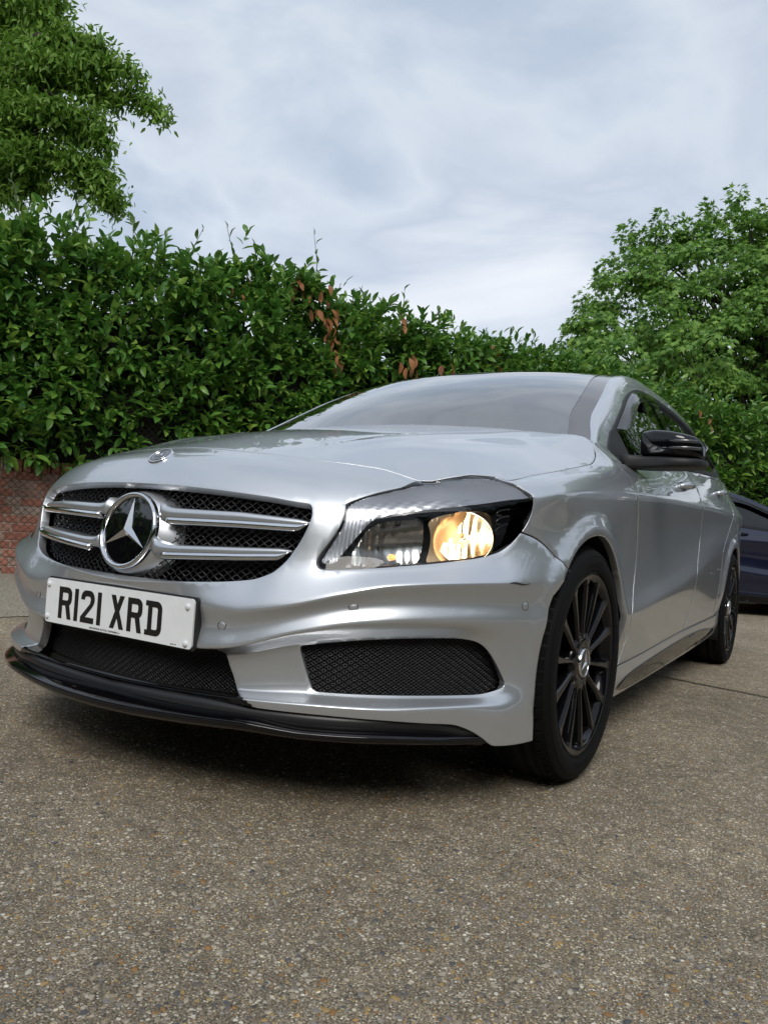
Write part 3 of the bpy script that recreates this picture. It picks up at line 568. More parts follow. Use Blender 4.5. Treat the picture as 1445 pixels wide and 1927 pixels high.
m = MB(); m.grid(WS[2:-2, 1:-1]); wsg = m.build('windscreen', GLASS, car)
FRIT = mat('windscreen_border', (.045, .038, .042), .14, coat=.9)
m = MB(); m.grid(WS[:4]-np.array([0, 0, .002])); m.grid(WS[-4:]-np.array([0, 0, .002])); m.grid(WS[:, :4]-np.array([0, 0, .003])); m.grid(WS[:, -3:]-np.array([0, 0, .003])); m.build('windscreen_border', FRIT, wsg)
# rain sensor patch behind the glass and camera pod
m = MB(); R_ = []
def ws_at(i, j):
    i0, j0 = int(i), min(int(j), 23); f, g = i-i0, j-j0; return WS[i0, j0]*(1-f)*(1-g)+WS[i0+1, j0]*f*(1-g)+WS[i0, j0+1]*(1-f)*g+WS[i0+1, j0+1]*f*g
for k in range(25):
    a = -math.pi*k/24; ii = 20+5.2*math.cos(a)*(1 if True else 0); R_.append([ws_at(20+(ii-20)*t_, 21.9+4.2*math.sin(a)*t_)+np.array([0, -.0012, .0022]) for t_ in (.02, .35, .7, 1.)])
m.grid(np.array(R_)); m.build('sensor_patch', FRIT, wsg)
m = MB(); m.box((0, 1.05, 1.27), (.09, .10, .05)); o = m.build('mirror_base', SATIN, wsg); bevel(o, .01)
m = MB(); m.box((0, 1.09, 1.225), (.24, .025, .065)); o = m.build('interior_mirror', SATIN, wsg); bevel(o, .01)
# roof
yr = np.linspace(YT, 3.33, 50); Ir = Icurve(yr); rows = []
zc = pchip([YT, 1.17+.2, 1.7, 2.2, 2.7, 3.05, 3.33], [1.380, 1.388, 1.412, 1.405, 1.345, 1.255, 1.08], yr); 
for i, y in enumerate(yr):
    sl = []
    for t in np.linspace(-1, 1, 33):
        k = 1-abs(t)**2.3; yy = Ir[i, 1]+((1.17-I1[1])*(1-i/49)-.0)*(1-t*t) if True else y
        z = Ir[i, 2]+(zc[i]-Ir[i, 2])*k
        if i == 0: z = Ir[i, 2]+(1.374-Ir[i, 2])*(1-t*t)
        sl.append((Ir[i, 0]*t, yy, z))
    rows.append(sl)
rows = np.array(rows); m = MB(); m.grid(rows); rf = m.build('roof', PAINT, car); fix_normals(rf)
# tailgate glass stand-in: closes the rear between roof end and the body
m = MB(); P0 = rows[-1]; s_ = np.linspace(4.95, SMAX, 17); Lr = surf(s_, np.full(17, 10.)); Lr = np.vstack([Lr*np.array([-1, 1, 1]), Lr[::-1][1:]]); 
m.grid(np.stack([P0, P0*.4+Lr*.6+np.array([0, .01, 0]), Lr], 0)); m.build('tailgate_window', PRIV, car)
# ------------------------------------------------------------------ grilles, badge, plate
def S3(s, z, d):
    s = np.asarray(s, float); return np.stack([np.interp(s, S_, C_[:, 0])-np.interp(s, S_, N_[:, 0])*d, np.interp(s, S_, C_[:, 1])-np.interp(s, S_, N_[:, 1])*d, np.asarray(z, float)+0*s], -1)
def snorm(s, v, e=2e-3):
    a = surf(np.asarray(s)+e, v)-surf(np.asarray(s)-e, v); b = surf(s, np.minimum(np.asarray(v)+.02, NR-1))-surf(s, np.maximum(np.asarray(v)-.02, 0)); n = np.cross(a, b); return n/np.linalg.norm(n, axis=1)[:, None]
def hole_sz(name):
    h = HOLES[name]; h = h[(h[:, 0] > -.04)]; P = surf(np.maximum(h[:, 0], 0), np.clip(h[:, 1], 0, NR-1)); return np.stack([h[:, 0], P[:, 2]], 1)
def woven(poly, dfun, cw, chh, r, amp, both=True, step=None, grow=.01):
    """diagonal woven wire mesh clipped to poly (s,z)"""
    c = poly.mean(0); pl = c+(poly-c)*1.0; n = len(pl); Tn = np.roll(pl, -1, 0)-np.roll(pl, 1, 0); Tn /= np.linalg.norm(Tn, axis=1)[:, None]+1e-9; nn = np.stack([Tn[:, 1], -Tn[:, 0]], 1)
    if pip(pl, *(pl[:1]+nn[:1]*.004).T)[0]: nn = -nn
    pl = pl+nn*grow
    s0, z0 = pl.min(0); s1, z1 = pl.max(0); sym = s0 < .03
    if sym: s0 = -s1; pl = np.vstack([pl, pl[::-1]*np.array([-1, 1])]) if False else pl
    def inside(s, z): return pip(pl, np.maximum(np.abs(s), .001) if sym else s, z)
    m = MB(); ang = math.hypot(cw, chh); step = step or cw/4
    for fam in (1, -1):
        k0 = int((s0-(z1-z0)*cw/chh)/cw)-2; k1 = int((s1+(z1-z0)*cw/chh)/cw)+2
        for k in range(k0, k1+1):
            L_ = (z1-z0)*cw/chh; ns = int(L_/step)+1; t = np.arange(ns+1)*step
            s = k*cw+fam*t if fam > 0 else k*cw+(z1-z0)*cw/chh-t
            s = k*cw+(t if fam > 0 else -t+math.ceil(L_/cw)*cw); z = z0+t*chh/cw
            ins = inside(s, z)
            wob = amp*np.cos(2*np.pi*t/cw+(0 if fam > 0 else np.pi)+k*np.pi)
            i = 0
            while i < len(s):
                if ins[i]:
                    j = i
                    while j+1 < len(s) and ins[j+1]: j += 1
                    if j-i >= 1:
                        q = slice(i, j+1); P = S3(np.abs(s[q]), z[q], dfun(np.abs(s[q]), z[q])-wob[q]); P[:, 0] *= np.sign(s[q]+1e-9)
                        m.tube(P, r, n=4, cap=False)
                    i = j+1
                else: i += 1
    return m
g_poly = hole_sz('grille')
gd = lambda s, z: .026+(z-.476)*.195+.030
m = woven(g_poly, gd, .0235, .0165, .0017, .0022); gm = m.build('front_grille', WIRE, car); gm['kind'] = 'stuff'
def backing(poly, dfun, name, parent, sym):
    s0, z0 = poly.min(0); s1, z1 = poly.max(0); ss = np.linspace(s0-.02 if not sym else -s1-.02, s1+.02, 30); zz = np.linspace(z0-.02, z1+.02, 6); m = MB()
    P = np.array([[S3(abs(a), b, dfun(abs(a), b))*np.array([math.copysign(1, a), 1, 1]) for b in zz] for a in ss]); m.grid(P); return m.build(name, DARK, parent)
backing(g_poly, lambda s, z: gd(s, z)+.06, 'grille_backing', car, True)
f_poly = hole_sz('fog'); fd_ = lambda s, z: .052+0*z
i_poly = hole_sz('intake'); idf = lambda s, z: .075+0*z
m = woven(i_poly, idf, .0125, .0082, .0011, .0011); o = m.build('lower_intake_mesh', WIRE, car); o['kind'] = 'stuff'
backing(i_poly, lambda s, z: .12, 'intake_backing', car, True)
for sd in (1, -1):
    m = woven(f_poly, fd_, .0125, .0072, .0011, .0011)
    if sd < 0: m.v = [(-x, y, z) for x, y, z in m.v]
    o = m.build('side_intake_mesh', WIRE, car); o['kind'] = 'stuff'
    m = MB(); s0, z0 = f_poly.min(0); s1, z1 = f_poly.max(0)
    P = np.array([[S3(a, b, .085)*np.array([sd, 1, 1]) for b in (z0-.02, z1+.02)] for a in np.linspace(s0-.02, s1+.02, 14)]); m.grid(P); m.build('intake_backing', DARK, car)
# grille bars: silver blade with a chrome strip along its lower front edge
b1 = T['bar1']; b2 = T['bar2']
def zof(q): return float(surf(q[0], q[1])[0, 2])
def bar(tops, bots, send, sd):
    ss = np.linspace(.098, send, 44); zt = np.interp(ss, [q[0] for q in tops], [zof(q) for q in tops]); zb = np.interp(ss, [q[0] for q in bots], [zof(q) for q in bots])+(.010 if send < .48 else 0.)
    body = []; chrome = []
    for s, a, b in zip(ss, zt, zb):
        f = smooth01((send-s)/.03)**.7*.97+.03; g = math.exp(-max(0, s-.098)/.014)*.016
        mid = (a+b)/2-.002; h = (a-b)/2*f+.001; d0 = .026+(mid-.476)*.195-.004; dt = d0+.026*f
        body.append([S3(s, mid+h+.001*f+g, dt+.02), S3(s, mid+h+.0*f+g, d0+.010*f), S3(s, mid+h*.8+g*.5, d0+.002), S3(s, mid-h*.2, d0), S3(s, mid-h, d0+.0015), S3(s, mid-h-.004-g*.3, d0+.012), S3(s, mid-h-.004-g*.3, dt+.02)])
        hc = .0085*f+.0005; zc_ = mid-h-hc*.75
        if s > .125: chrome.append([S3(s, zc_+hc, d0+.004), S3(s, zc_+hc*.75, d0-.0035), S3(s, zc_, d0-.0060), S3(s, zc_-hc*.7, d0-.0035), S3(s, zc_-hc, d0+.004), S3(s, zc_-hc*.9, d0+.014)])
    k = np.array([sd, 1, 1]); m = MB(); m.grid(np.array(body)*k, cap=True); o = m.build('grille_bar', PAINT, car); fix_normals(o)
    m = MB(); m.grid(np.array(chrome)*k, cap=True); c = m.build('chrome_strip', CHROME, o); fix_normals(c)
for sd in (1, -1):
    bar(b1[:3], b1[3:][::-1], .503, sd); bar(b2[:3], b2[3:][::-1], .466, sd)
# badge: black disc, chrome ring, three-pointed star
BN = Vector((0, -math.cos(math.radians(12)), math.sin(math.radians(12)))); BU = Vector((0, math.sin(math.radians(12)), math.cos(math.radians(12)))); BX = Vector((1, 0, 0)); BC = Vector((0, -.812, .594))
def badge_frame(c, n, u):
    x = u.cross(n) if False else n.cross(u)*-1
    return lambda a, b, h: tuple(c+x*a+u*b+n*h)
def star_mesh(F, R, rin, h, w=1.0):
    V = []; Fc = []; V.append(F(0, 0, h))
    for k in range(6):
        a = math.radians(90+60*k); r = R if k % 2 == 0 else rin; V.append(F(r*math.cos(a), r*math.sin(a), h*.22 if k % 2 == 0 else 0))
    for k in range(6): Fc.append((0, 1+k, 1+(k+1) % 6))
    return V, Fc
def ring_lathe(F, prof, n=72, ex=1., ey=1.):
    P = []
    for k in range(n):
        a = 2*math.pi*k/n; P.append([F(r*math.cos(a)*(1+(ex-1)*w), r*math.sin(a)*(1+(ey-1)*w), h) for r, h, w in prof])
    return np.array(P)
bf = badge_frame(BC, BN, BU)
m = MB(); m.grid(ring_lathe(bf, [(.090, -.002, 0), (.097, -.006, 0), (.102, -.016, .25), (.108, -.030, .7), (.112, -.048, 1)], ex=1.26, ey=1.03), cu=True); em = m.build('badge_surround', PAINT, car); fix_normals(em)
m = MB(); m.grid(ring_lathe(bf, [(.082, .001, 0), (.083, .006, 0), (.086, .0095, 0), (.090, .0105, 0), (.0935, .0085, 0), (.0955, .003, 0), (.0955, -.012, 0)]), cu=True); rg = m.build('star_badge', CHROME, car); fix_normals(rg); rg['label'] = 'round chrome ringed star badge in the middle of the grille'
m = MB(); P = ring_lathe(bf, [(.001, .003, 0), (.05, .0028, 0), (.0835, .0015, 0)]); m.grid(P, cu=True); o = m.build('badge_disc', mat('badge_glass', (.003, .003, .004), .04, coat=1.), rg); fix_normals(o)
V, Fc = star_mesh(bf, .0805, .0130, .0135); m = MB(); m.add([(np.array(v)+np.array(BN)*.003) for v in V], Fc); o = m.build('star', mat('star_chrome', (.72, .73, .75), .18, metal=1.), rg, smooth=False); fix_normals(o)
# small round emblem on the nose
en = snorm([.02], [9.0])[0]; en[0] = 0; en = Vector(en).normalized(); eu = Vector((0, en.z, -en.y)).normalized()
ec = Vector((0, -.730, 0)); _q = surf(np.full(200, .001), np.linspace(8.2, 10, 200)); ec.z = float(np.interp(-.730, _q[:, 1], _q[:, 2])) if _q[0, 1] < _q[-1, 1] else .783
ef = badge_frame(ec, en, eu)
m = MB(); m.grid(ring_lathe(ef, [(.0285, .002, 0), (.0285, .0045, 0), (.030, .005, 0), (.032, .0035, 0), (.033, -.002, 0)]), cu=True); rg2 = m.build('nose_emblem', CHROME, car); fix_normals(rg2); rg2['label'] = 'small round blue black emblem with a wreath ring on the nose'
m = MB(); m.grid(ring_lathe(ef, [(.001, .003, 0), (.029, .0025, 0)]), cu=True); fix_normals(m.build('emblem_disc', mat('emblem_blue', (.012, .014, .022), .1, coat=1.), rg2))
m = MB(); m.grid(ring_lathe(ef, [(.0185, .003, 0), (.0185, .004, 0), (.0200, .004, 0), (.0200, .003, 0)]), cu=True); fix_normals(m.build('emblem_ring', SATINMET, rg2))
V, Fc = star_mesh(ef, .0185, .0032, .003); m = MB(); m.add([(np.array(v)+np.array(en)*.003) for v in V], Fc); fix_normals(m.build('star', SATINMET, rg2, smooth=False))
# number plate
PY = -.838; PZ = .4015
def rrect(cx, cz, w, h, r, n=6):
    P = []
    for sx, sz, a0 in ((1, 1, 0), (-1, 1, 90), (-1, -1, 180), (1, -1, 270)):
        for k in range(n+1):
            a = math.radians(a0+90*k/n); P.append((cx+sx*(w/2-r)+r*math.cos(a), cz+sz*(h/2-r)+r*math.sin(a)))
    return P
def slab(m, P, y0, y1):
    n = len(P); V = [(x, y0, z) for x, z in P]+[(x, y1, z) for x, z in P]; m.add(V, [tuple(range(n))]+[(i, i+n, (i+1) % n+n, (i+1) % n) for i in range(n)]); return m
m = MB(); slab(m, rrect(.003, PZ, .530, .119, .010), PY+.0045, PY+.018); n = 28
P1 = rrect(.003, PZ, .530, .119, .010); P2 = rrect(.006, PZ+.001, .556, .126, .014); m.add([(x, PY+.018, z) for x, z in P1]+[(x, PY+.052, z) for x, z in P2], [(i, i+28, (i+1) % 28+28, (i+1) % 28) for i in range(28)])
br = m.build('plate_holder', BLACK, car, smooth=False); fix_normals(br)
m = MB(); slab(m, rrect(0, PZ, .520, .111, .010), PY, PY+.0044); pl = m.build('number_plate', WHITE, car, smooth=False); pl['label'] = 'white front number plate reading R121 XRD'; fix_normals(pl)
def arc(cx, cz, r, a0, a1, n=6, rz=None): return [(cx+r*math.cos(math.radians(a0+(a1-a0)*k/n)), cz+(rz or r)*math.sin(math.radians(a0+(a1-a0)*k/n))) for k in range(n+1)]
GLY = {
 'R': [[(0, 0), (0, 79)]+arc(33, 62, 17, 90, 0)+arc(33, 50, 17, 0, -60)+[(50, 0), (35.5, 0), (26, 33), (14, 33), (14, 0)], [(14, 46)]+arc(31, 51, 5, -90, 0, 3)+arc(31, 60, 5, 0, 90, 3)+[(14, 65)]],
 '1': [[(0, 0), (14, 0), (14, 79), (0, 79)]],
 '2': [[(0, 0), (50, 0), (50, 14), (17.5, 14), (40, 37), (47, 46)]+arc(32, 58, 18, -15, 90, 8, 21)+arc(18, 61, 18, 90, 180, 6, 18)+[(0, 56), (14, 56)]+arc(21, 59, 7, 180, 90, 4, 6)+arc(29, 57, 7, 90, 0, 4, 8)+[(34, 48), (0, 13)]],
 'X': [[(0, 0), (15.5, 0), (25, 25), (34.5, 0), (50, 0), (32.8, 41), (48.5, 79), (33, 79), (25, 58), (17, 79), (1.5, 79), (17.2, 41)]],
 'D': [[(-4, 0), (-4, 12), (4, 12), (4, 67), (-4, 67), (-4, 79)]+arc(32, 61, 18, 90, 0)+arc(32, 18, 18, 0, -90), [(18, 14)]+arc(31, 19, 5, -90, 0, 3)+arc(31, 60, 5, 0, 90, 3)+[(18, 65)]],
}
TM = []
for ch, x0, kind in (('R', -.208, 'letter'), ('1', -.147, 'digit'), ('2', -.122, 'digit'), ('1', -.061, 'digit'), ('X', -.014, 'letter'), ('R', .047, 'letter'), ('D', .112, 'letter')):
    cu = bpy.data.curves.new(kind, 'CURVE'); cu.dimensions = '2D'; cu.fill_mode = 'BOTH'; cu.extrude = .00035
    for lp in GLY[ch]:
        sp = cu.splines.new('POLY'); sp.points.add(len(lp)-1); sp.use_cyclic_u = True
        for i, (a, b) in enumerate(lp): sp.points[i].co = (a/1000, b/1000, 0, 1)
    cu.materials.append(PLBLACK); o = bpy.data.objects.new(kind, cu); COL.objects.link(o); o.location = (x0, PY-.0004, .3605); o.rotation_euler = (math.radians(90), 0, 0); o.parent = pl; TM.append(o)
def to_mesh(o):
    dg = bpy.context.evaluated_depsgraph_get(); me = bpy.data.meshes.new_from_object(o.evaluated_get(dg)); me.materials.clear(); me.materials.append(o.data.materials[0])
    n = bpy.data.objects.new(o.name, me); nm = o.name; mw = o.matrix_basis.copy(); par = o.parent; bpy.data.objects.remove(o); n.name = nm; COL.objects.link(n); n.parent = par; n.matrix_basis = mw; return n
def text(body, size, loc, parent, name='lettering', matl=None, rot=(math.radians(90), 0, 0), sx=1.):
    cu = bpy.data.curves.new(name, 'FONT'); cu.body = body; cu.size = size; cu.align_x = 'LEFT'; cu.extrude = .0002; cu.materials.append(matl or PLBLACK)
    o = bpy.data.objects.new(name, cu); COL.objects.link(o); o.location = loc; o.rotation_euler = rot; o.scale = (sx, 1, 1); o.parent = parent; return to_mesh(o)
TM = [to_mesh(o) for o in TM]
text('GROSVENOR MOTOR COMPANY', .0065, (-.086, PY-.0003, .3490), pl); text('01602 761', .0045, (.006, PY-.0003, .3495), pl); text('BS AU 145', .004, (.195, PY-.0003, .3495), pl)
for x, z in ((-.250, .4415), (-.250, .360), (.2415, .4385), (.2415, .357)):
    m = MB(); m.lathe([(.0001, .005), (.0045, .0048), (.0066, .003), (.007, 0)], 18); o = m.build('screw_cap', mat('screw_white', (.72, .74, .76), .3), pl, loc=(x, PY, z), rot=(0, 0, math.radians(-90))); fix_normals(o)
# parking sensors
for key in ('sensor_a', 'sensor_b', 'sensor_c'):
    s, v = T[key][0]; pp = surf(s, v)[0]; nn_ = snorm([s], [v])[0]
    for sd in (1, -1):
        c = Vector(pp*np.array([sd, 1, 1])); n_ = Vector(nn_*np.array([sd, 1, 1])).normalized(); u_ = (Vector((0, 0, 1))-n_*n_.z).normalized(); f = badge_frame(c, n_, u_)
        m = MB(); m.grid(ring_lathe(f, [(.0001, .0009, 0), (.0085, .0008, 0), (.0090, .0004, 0)]), cu=True); o = m.build('parking_sensor', PAINT, car); fix_normals(o)
        m = MB(); m.grid(ring_lathe(f, [(.0088, -.0005, 0), (.0090, .0007, 0), (.0104, .0006, 0), (.0106, -.002, 0)]), cu=True); fix_normals(m.build('sensor_ring', BLACK, o))
# valance, splitter
def sweep(name, prof, s0, s1, material, sd, n=60, taper=.0, parent=car):
    ss = np.linspace(s0, s1, n); rows = []
    for s in ss:
        f = 1-taper*smooth01((s-(s1-.08))/.08); c = np.mean(prof, 0); rows.append([S3(abs(s), c[1]+(z-c[1])*f, c[0]+(d-c[0])*f+(1-f)*.02)*np.array([sd, 1, 1]) for d, z in prof])
    m = MB(); m.grid(np.array(rows), cv=True, cap=True); o = m.build(name, material, parent); fix_normals(o); return o
def both_sweep(name, prof_f, s1, material, n=121, uneven=None):
    ss = np.linspace(-s1, s1, n); rows = []
    for s in ss: rows.append([S3(abs(s), z, d)*np.array([math.copysign(1, s), 1, 1]) for d, z in prof_f(abs(s))])
    m = MB(); m.grid(np.array(rows), cv=True, cap=True); o = m.build(name, material, car); fix_normals(o); return o
both_sweep('front_valance', lambda s: [(.008+.02*max(0, 1-s/.3), .2365+.009*(1-smooth01((s-.30)/.12))-.02*smooth01((s-.8)/.12)), (.014+.02*max(0, 1-s/.3), .215-.02*smooth01((s-.8)/.12)), (.02, .19-.02*smooth01((s-.85)/.1)), (.05, .185), (.05, .2365-.04*smooth01((s-.8)/.12))], .955, SATIN)
def spl(s):
    e = smooth01((.965-s)/.26)*(1-.48*smooth01((s-.38)/.16)); lift = .012*smooth01((.5-s)/.5)
    t = .0235*1
    return [(.03, .2225-.030*(1-e)), (.004, .2235-lift*.6-.031*(1-e)), (-.0270*e+.008*(1-e), .2170-lift*.8-.031*(1-e)), (-.0285*e+.008*(1-e), .2155-lift*.8-.031*(1-e)), (-.0285*e+.008*(1-e), .207-lift-.028*(1-e)), (-.016*e+.012*(1-e), .196-lift-.020*(1-e)), (.045, .182-lift)]
o = both_sweep('front_splitter', spl, .965, GLOSS, 161)
# black underside, arch liners, radiator block
ub = [q for q in zip(np.interp(np.arange(0, 5.7, .08), S_, C_[:, 0])-np.interp(np.arange(0, 5.7, .08), S_, N_[:, 0])*.075, np.interp(np.arange(0, 5.7, .08), S_, C_[:, 1])-np.interp(np.arange(0, 5.7, .08), S_, N_[:, 1])*.075)]; ub = [(min(x, .56) if (abs(y) < .43 or abs(y-2.699) < .40) else x, y) for x, y in ub]; ub = ub+[(-x, y) for x, y in ub[::-1]]
m = MB(); nn_ = len(ub); m.add([(x, y, .196) for x, y in ub]+[(x, y, .24) for x, y in ub], [tuple(range(nn_))[::-1], tuple(range(nn_, 2*nn_))]+[(i, (i+1) % nn_, (i+1) % nn_+nn_, i+nn_) for i in range(nn_)]); m.box((0, -.25, .42), (1.15, .7, .36)); m.box((0, 1.35, .5), (1.0, 2.2, .5)); m.build('underbody', DARK, car, smooth=False)
LINER = mat('wheel_arch_liner', (.008, .008, .008), .85, bump=(40, .4, .003))
for yc in (0, 2.699):
    for sd in (1, -1):
        m = MB(); rows = []
        for a in np.linspace(-30, 215, 46):
            c_, s_ = math.cos(math.radians(a)), math.sin(math.radians(a)); rr = .356
            y_, z_ = yc+rr*c_, ZO+rr*s_
            xo = float(np.interp(y_, C_[(S_ > .9) & (S_ < 4.9)][:, 1], C_[(S_ > .9) & (S_ < 4.9)][:, 0]))-(.034 if c_ < 0 and yc == 0 else .018)
            rows.append([(sd*xo, y_, max(z_, .16)), (sd*(xo-.08), yc+(rr+.012)*c_, max(ZO+(rr+.012)*s_, .16)), (sd*.58, yc+(rr+.012)*c_, max(ZO+(rr+.012)*s_, .16)), (sd*.575, yc, ZO)])
        m.grid(np.array(rows)); m.build('wheel_arch_liner', LINER, car)
# ------------------------------------------------------------------ wheels
def build_wheel():
    w = ob('wheel', None); w.parent = car
    half = [(.232, .872), (.240, .878), (.2450, .8845), (.252, .8905), (.268, .8925), (.285, .8915), (.300, .885), (.3095, .876), (.3150, .866), (.3165, .856)]
    gro = []
    for x in (.838, .806, .7765, .745, .713):
        gro += [(.3183, x+.006), (.3105, x+.0045), (.3105, x-.0045), (.3183, x-.006)] if x != .7765 else [(.3185, x+.003), (.3185, x-.003)]
    prof = [(r, h-.7765) for r, h in half]+[(r, h-.7765) for r, h in gro]+[(r, .7765-h) for r, h in half[::-1]]
    prof = [(r if r < .30 else .30+(r-.30)*.78, h) for r, h in prof]; m = MB(); m.lathe(prof, 120); ty = m.build('tyre', RUBBER, w); fix_normals(ty)
    # shoulder blocks
    m = MB()
    for k in range(64):
        a = 2*math.pi*k/64; R = Matrix.Rotation(a, 3, 'X')
        for sx in (1, -1):
            c = R @ Vector((sx*.089, 0, .3070)); m.box(c, (.024, .0225, .0125), R @ Matrix.Rotation(sx*math.radians(27), 3, 'Y'))
    m.build('tread_block', TREAD, ty, smooth=False)['kind'] = 'stuff'
    # raised sidewall ribs and lettering blocks
    m = MB()
    for rr, hh in ((.2455, .1131), (.290, .1141)):
        m.lathe([(rr-.0012, hh-.0010), (rr-.0005, hh+.0007), (rr+.0005, hh+.0007), (rr+.0012, hh-.0010)], 96)
    m.build('sidewall_rib', RUBBER, ty)
    for k, word in ((0, 'TOURING'), (180, 'RADIAL'), (90, '225/40 R18')):
        n = len(word)
        for i, ch in enumerate(word):
            if ch == ' ': continue
            a = math.radians(k+(n/2-i)*4.2); cu = bpy.data.curves.new('lettering', 'FONT'); cu.body = ch; cu.size = .020; cu.extrude = .0006; cu.align_x = 'CENTER'; cu.materials.append(RUBBER)
            o = bpy.data.objects.new('lettering', cu); COL.objects.link(o); o.parent = ty
            rad = Vector((0, math.sin(a+math.pi), math.cos(a+math.pi)))*-1; X = Vector((1, 0, 0)); Rt = rad.cross(X)*-1
            Rt = Vector((0, rad.z, -rad.y))*-1; Mx = Matrix((( Rt.x, rad.x, X.x, .1157), (Rt.y, rad.y, X.y, rad.y*.262), (Rt.z, rad.z, X.z, rad.z*.262), (0, 0, 0, 1))); o.matrix_basis = Mx; to_mesh(o)
    prof = [(.200, -.10), (.205, .02), (.214, .085), (.2195, .1005), (.2275, .1055), (.2355, .1095), (.2405, .1100), (.2450, .1095), (.2475, .1070), (.2340, .0950), (.2280, .06), (.216, -.02), (.216, -.10)]
    m = MB(); m.lathe(prof, 120); rim = m.build('rim', RIMM, w); fix_normals(rim)
    # spoke
    m = MB(); rows = []
    for r, wd, top, dep in ((.040, .0105, .098, .03), (.066, .0110, .0985, .03), (.080, .0072, .0975, .03), (.10, .0076, .0985, .032), (.15, .0092, .1020, .032), (.19, .0112, .1035, .030), (.215, .0130, .1045, .030), (.230, .0175, .1065, .030), (.2385, .0240, .1070, .030)):
        b_ = .0045 if r > .07 else .002
        rows.append([(top-dep, -wd*1.25, r), (top-.007, -wd*1.05, r), (top, -wd+b_, r), (top, wd-b_, r), (top-.007, wd*1.05, r), (top-dep, wd*1.25, r)])
    m.grid(np.array(rows), cap=True); me = new_mesh('spoke', m.v, m.f, RIMM, False)
    for k in range(14):
        o = ob('spoke', me, w, rot=(2*math.pi*(k+.18)/14, 0, 0)); 
        if k == 0: fix_normals(o); bevel(o, .0012, 2, 30)
        else: bevel(o, .0012, 2, 30)
    m = MB(); m.lathe([(.001, .085), (.030, .088), (.036, .094), (.041, .0985), (.048, .1000), (.064, .0990), (.074, .0955), (.079, .086), (.080, .05), (.06, .0)], 70); o = m.build('wheel_hub', RIMM, w); fix_normals(o)
    bolt = MB(); bolt.lathe([(.0001, .1005), (.0065, .1005), (.0085, .1005), (.0085, .097)], 6); bm_ = new_mesh('wheel_bolt', bolt.v, bolt.f, SATIN, False)
    rec = MB(); rec.lathe([(.0088, .1003), (.0125, .1008), (.0130, .0985)], 20)
    for k in range(5):
        a = 2*math.pi*k/5+.3; o = ob('wheel_bolt', bm_, w, loc=(0, .056*math.sin(a), .056*math.cos(a)))
    m = MB(); m.lathe([(.0355, .098), (.0355, .1045), (.037, .106), (.039, .1045), (.0395, .098)], 48); hc = m.build('hub_cap', CHROME, w); fix_normals(hc)
    hf = lambda a, b, h: (.1035+h, a, b)
    m = MB(); m.grid(ring_lathe(hf, [(.0005, .0018, 0), (.02, .0014, 0), (.0358, 0, 0)], 40), cu=True); fix_normals(m.build('cap_disc', mat('cap_grey', (.10, .105, .11), .25, metal=.8), w))
    V, Fc = star_mesh(hf, .034, .0058, .0055); m = MB(); m.add([(v[0]+.0012, v[1], v[2]) for v in V], Fc); fix_normals(m.build('cap_star', SATINMET, w, smooth=False))
    m = MB(); m.lathe([(.078, .025), (.080, .035), (.147, .035), (.1475, .010), (.147, .009), (.07, .009)], 64); fix_normals(m.build('brake_disc', DISC, w))
    m = MB(); rows = []
    for a in np.linspace(55, 115, 9):
        c_, s_ = math.cos(math.radians(a)), math.sin(math.radians(a)); rows.append([(.06, r*c_, r*s_) for r in (.10, .165)]+[(-.03, r*c_, r*s_) for r in (.165, .10)])
    m.grid(np.array(rows), cv=True, cap=True); o = m.build('brake_caliper', mat('caliper_grey', (.10, .10, .105), .5), w); fix_normals(o); bevel(o, .006)
    return w
def copy_tree(o, parent=None):
    c = o.copy(); COL.objects.link(c); c.parent = parent
    for ch in list(o.children): copy_tree(ch, c)
    return c
wh = build_wheel(); wh.location = (.7765, 0, ZO-.0025)
for x, y, rz, rx in ((.7765, 2.699, 0, .9), (-.7765, 0, math.pi, .4), (-.7765, 2.699, math.pi, .2)):
    c = copy_tree(wh, car); c.location = (x, y, ZO-.0025); c.rotation_euler = (0, 0, rz)
    if rz == 0: c.rotation_euler = (rx, 0, 0)
wh.rotation_euler = (0, 0, -.0075)
# ------------------------------------------------------------------ headlights
def region_mesh(poly, depth, step=.006, vstep=None, both_depth=None):
    """triangulated patch of the body surface inside poly (s,v), pushed in by depth (number or f(s,v))"""
    poly = np.array(poly, float); lp = dens(poly, step*1.3); s0, v0 = poly.min(0); s1, v1 = poly.max(0)
    gs, gv = np.meshgrid(np.arange(s0, s1, step), np.arange(v0, v1, step/WV*1.0), indexing='ij'); G = np.stack([gs.ravel(), gv.ravel()], 1)
    ok = pip(poly, G[:, 0], G[:, 1])
    for q in lp: ok &= np.hypot(G[:, 0]-q[0], (G[:, 1]-q[1])*WV) > step*.45
    G = G[ok]; pts = [Vector((a, b*WV)) for a, b in G]+[Vector((a, b*WV)) for a, b in lp]; n0 = len(G); n = len(lp)
    V, E, F, *_ = geometry.delaunay_2d_cdt(pts, [(n0+i, n0+(i+1) % n) for i in range(n)], [], 0, 1e-6)
    V = np.array([(v.x, v.y/WV) for v in V]); F = np.array([f[:3] for f in F if len(f) == 3]); c = V[F].mean(1); F = F[pip(poly, c[:, 0], c[:, 1])]
    V[:, 1] = np.minimum(V[:, 1], NR-1)
    P = surf(V[:, 0], V[:, 1]); Nn = snorm(V[:, 0], V[:, 1]); d = depth(V[:, 0], V[:, 1]) if callable(depth) else depth
    P = P-Nn*np.reshape(d, (-1, 1))
    t = np.cross(P[F[:, 1]]-P[F[:, 0]], P[F[:, 2]]-P[F[:, 0]]); 
    if ((t*Nn[F[:, 0]]).sum(1)).mean() < 0: F = F[:, ::-1]
    return P, F
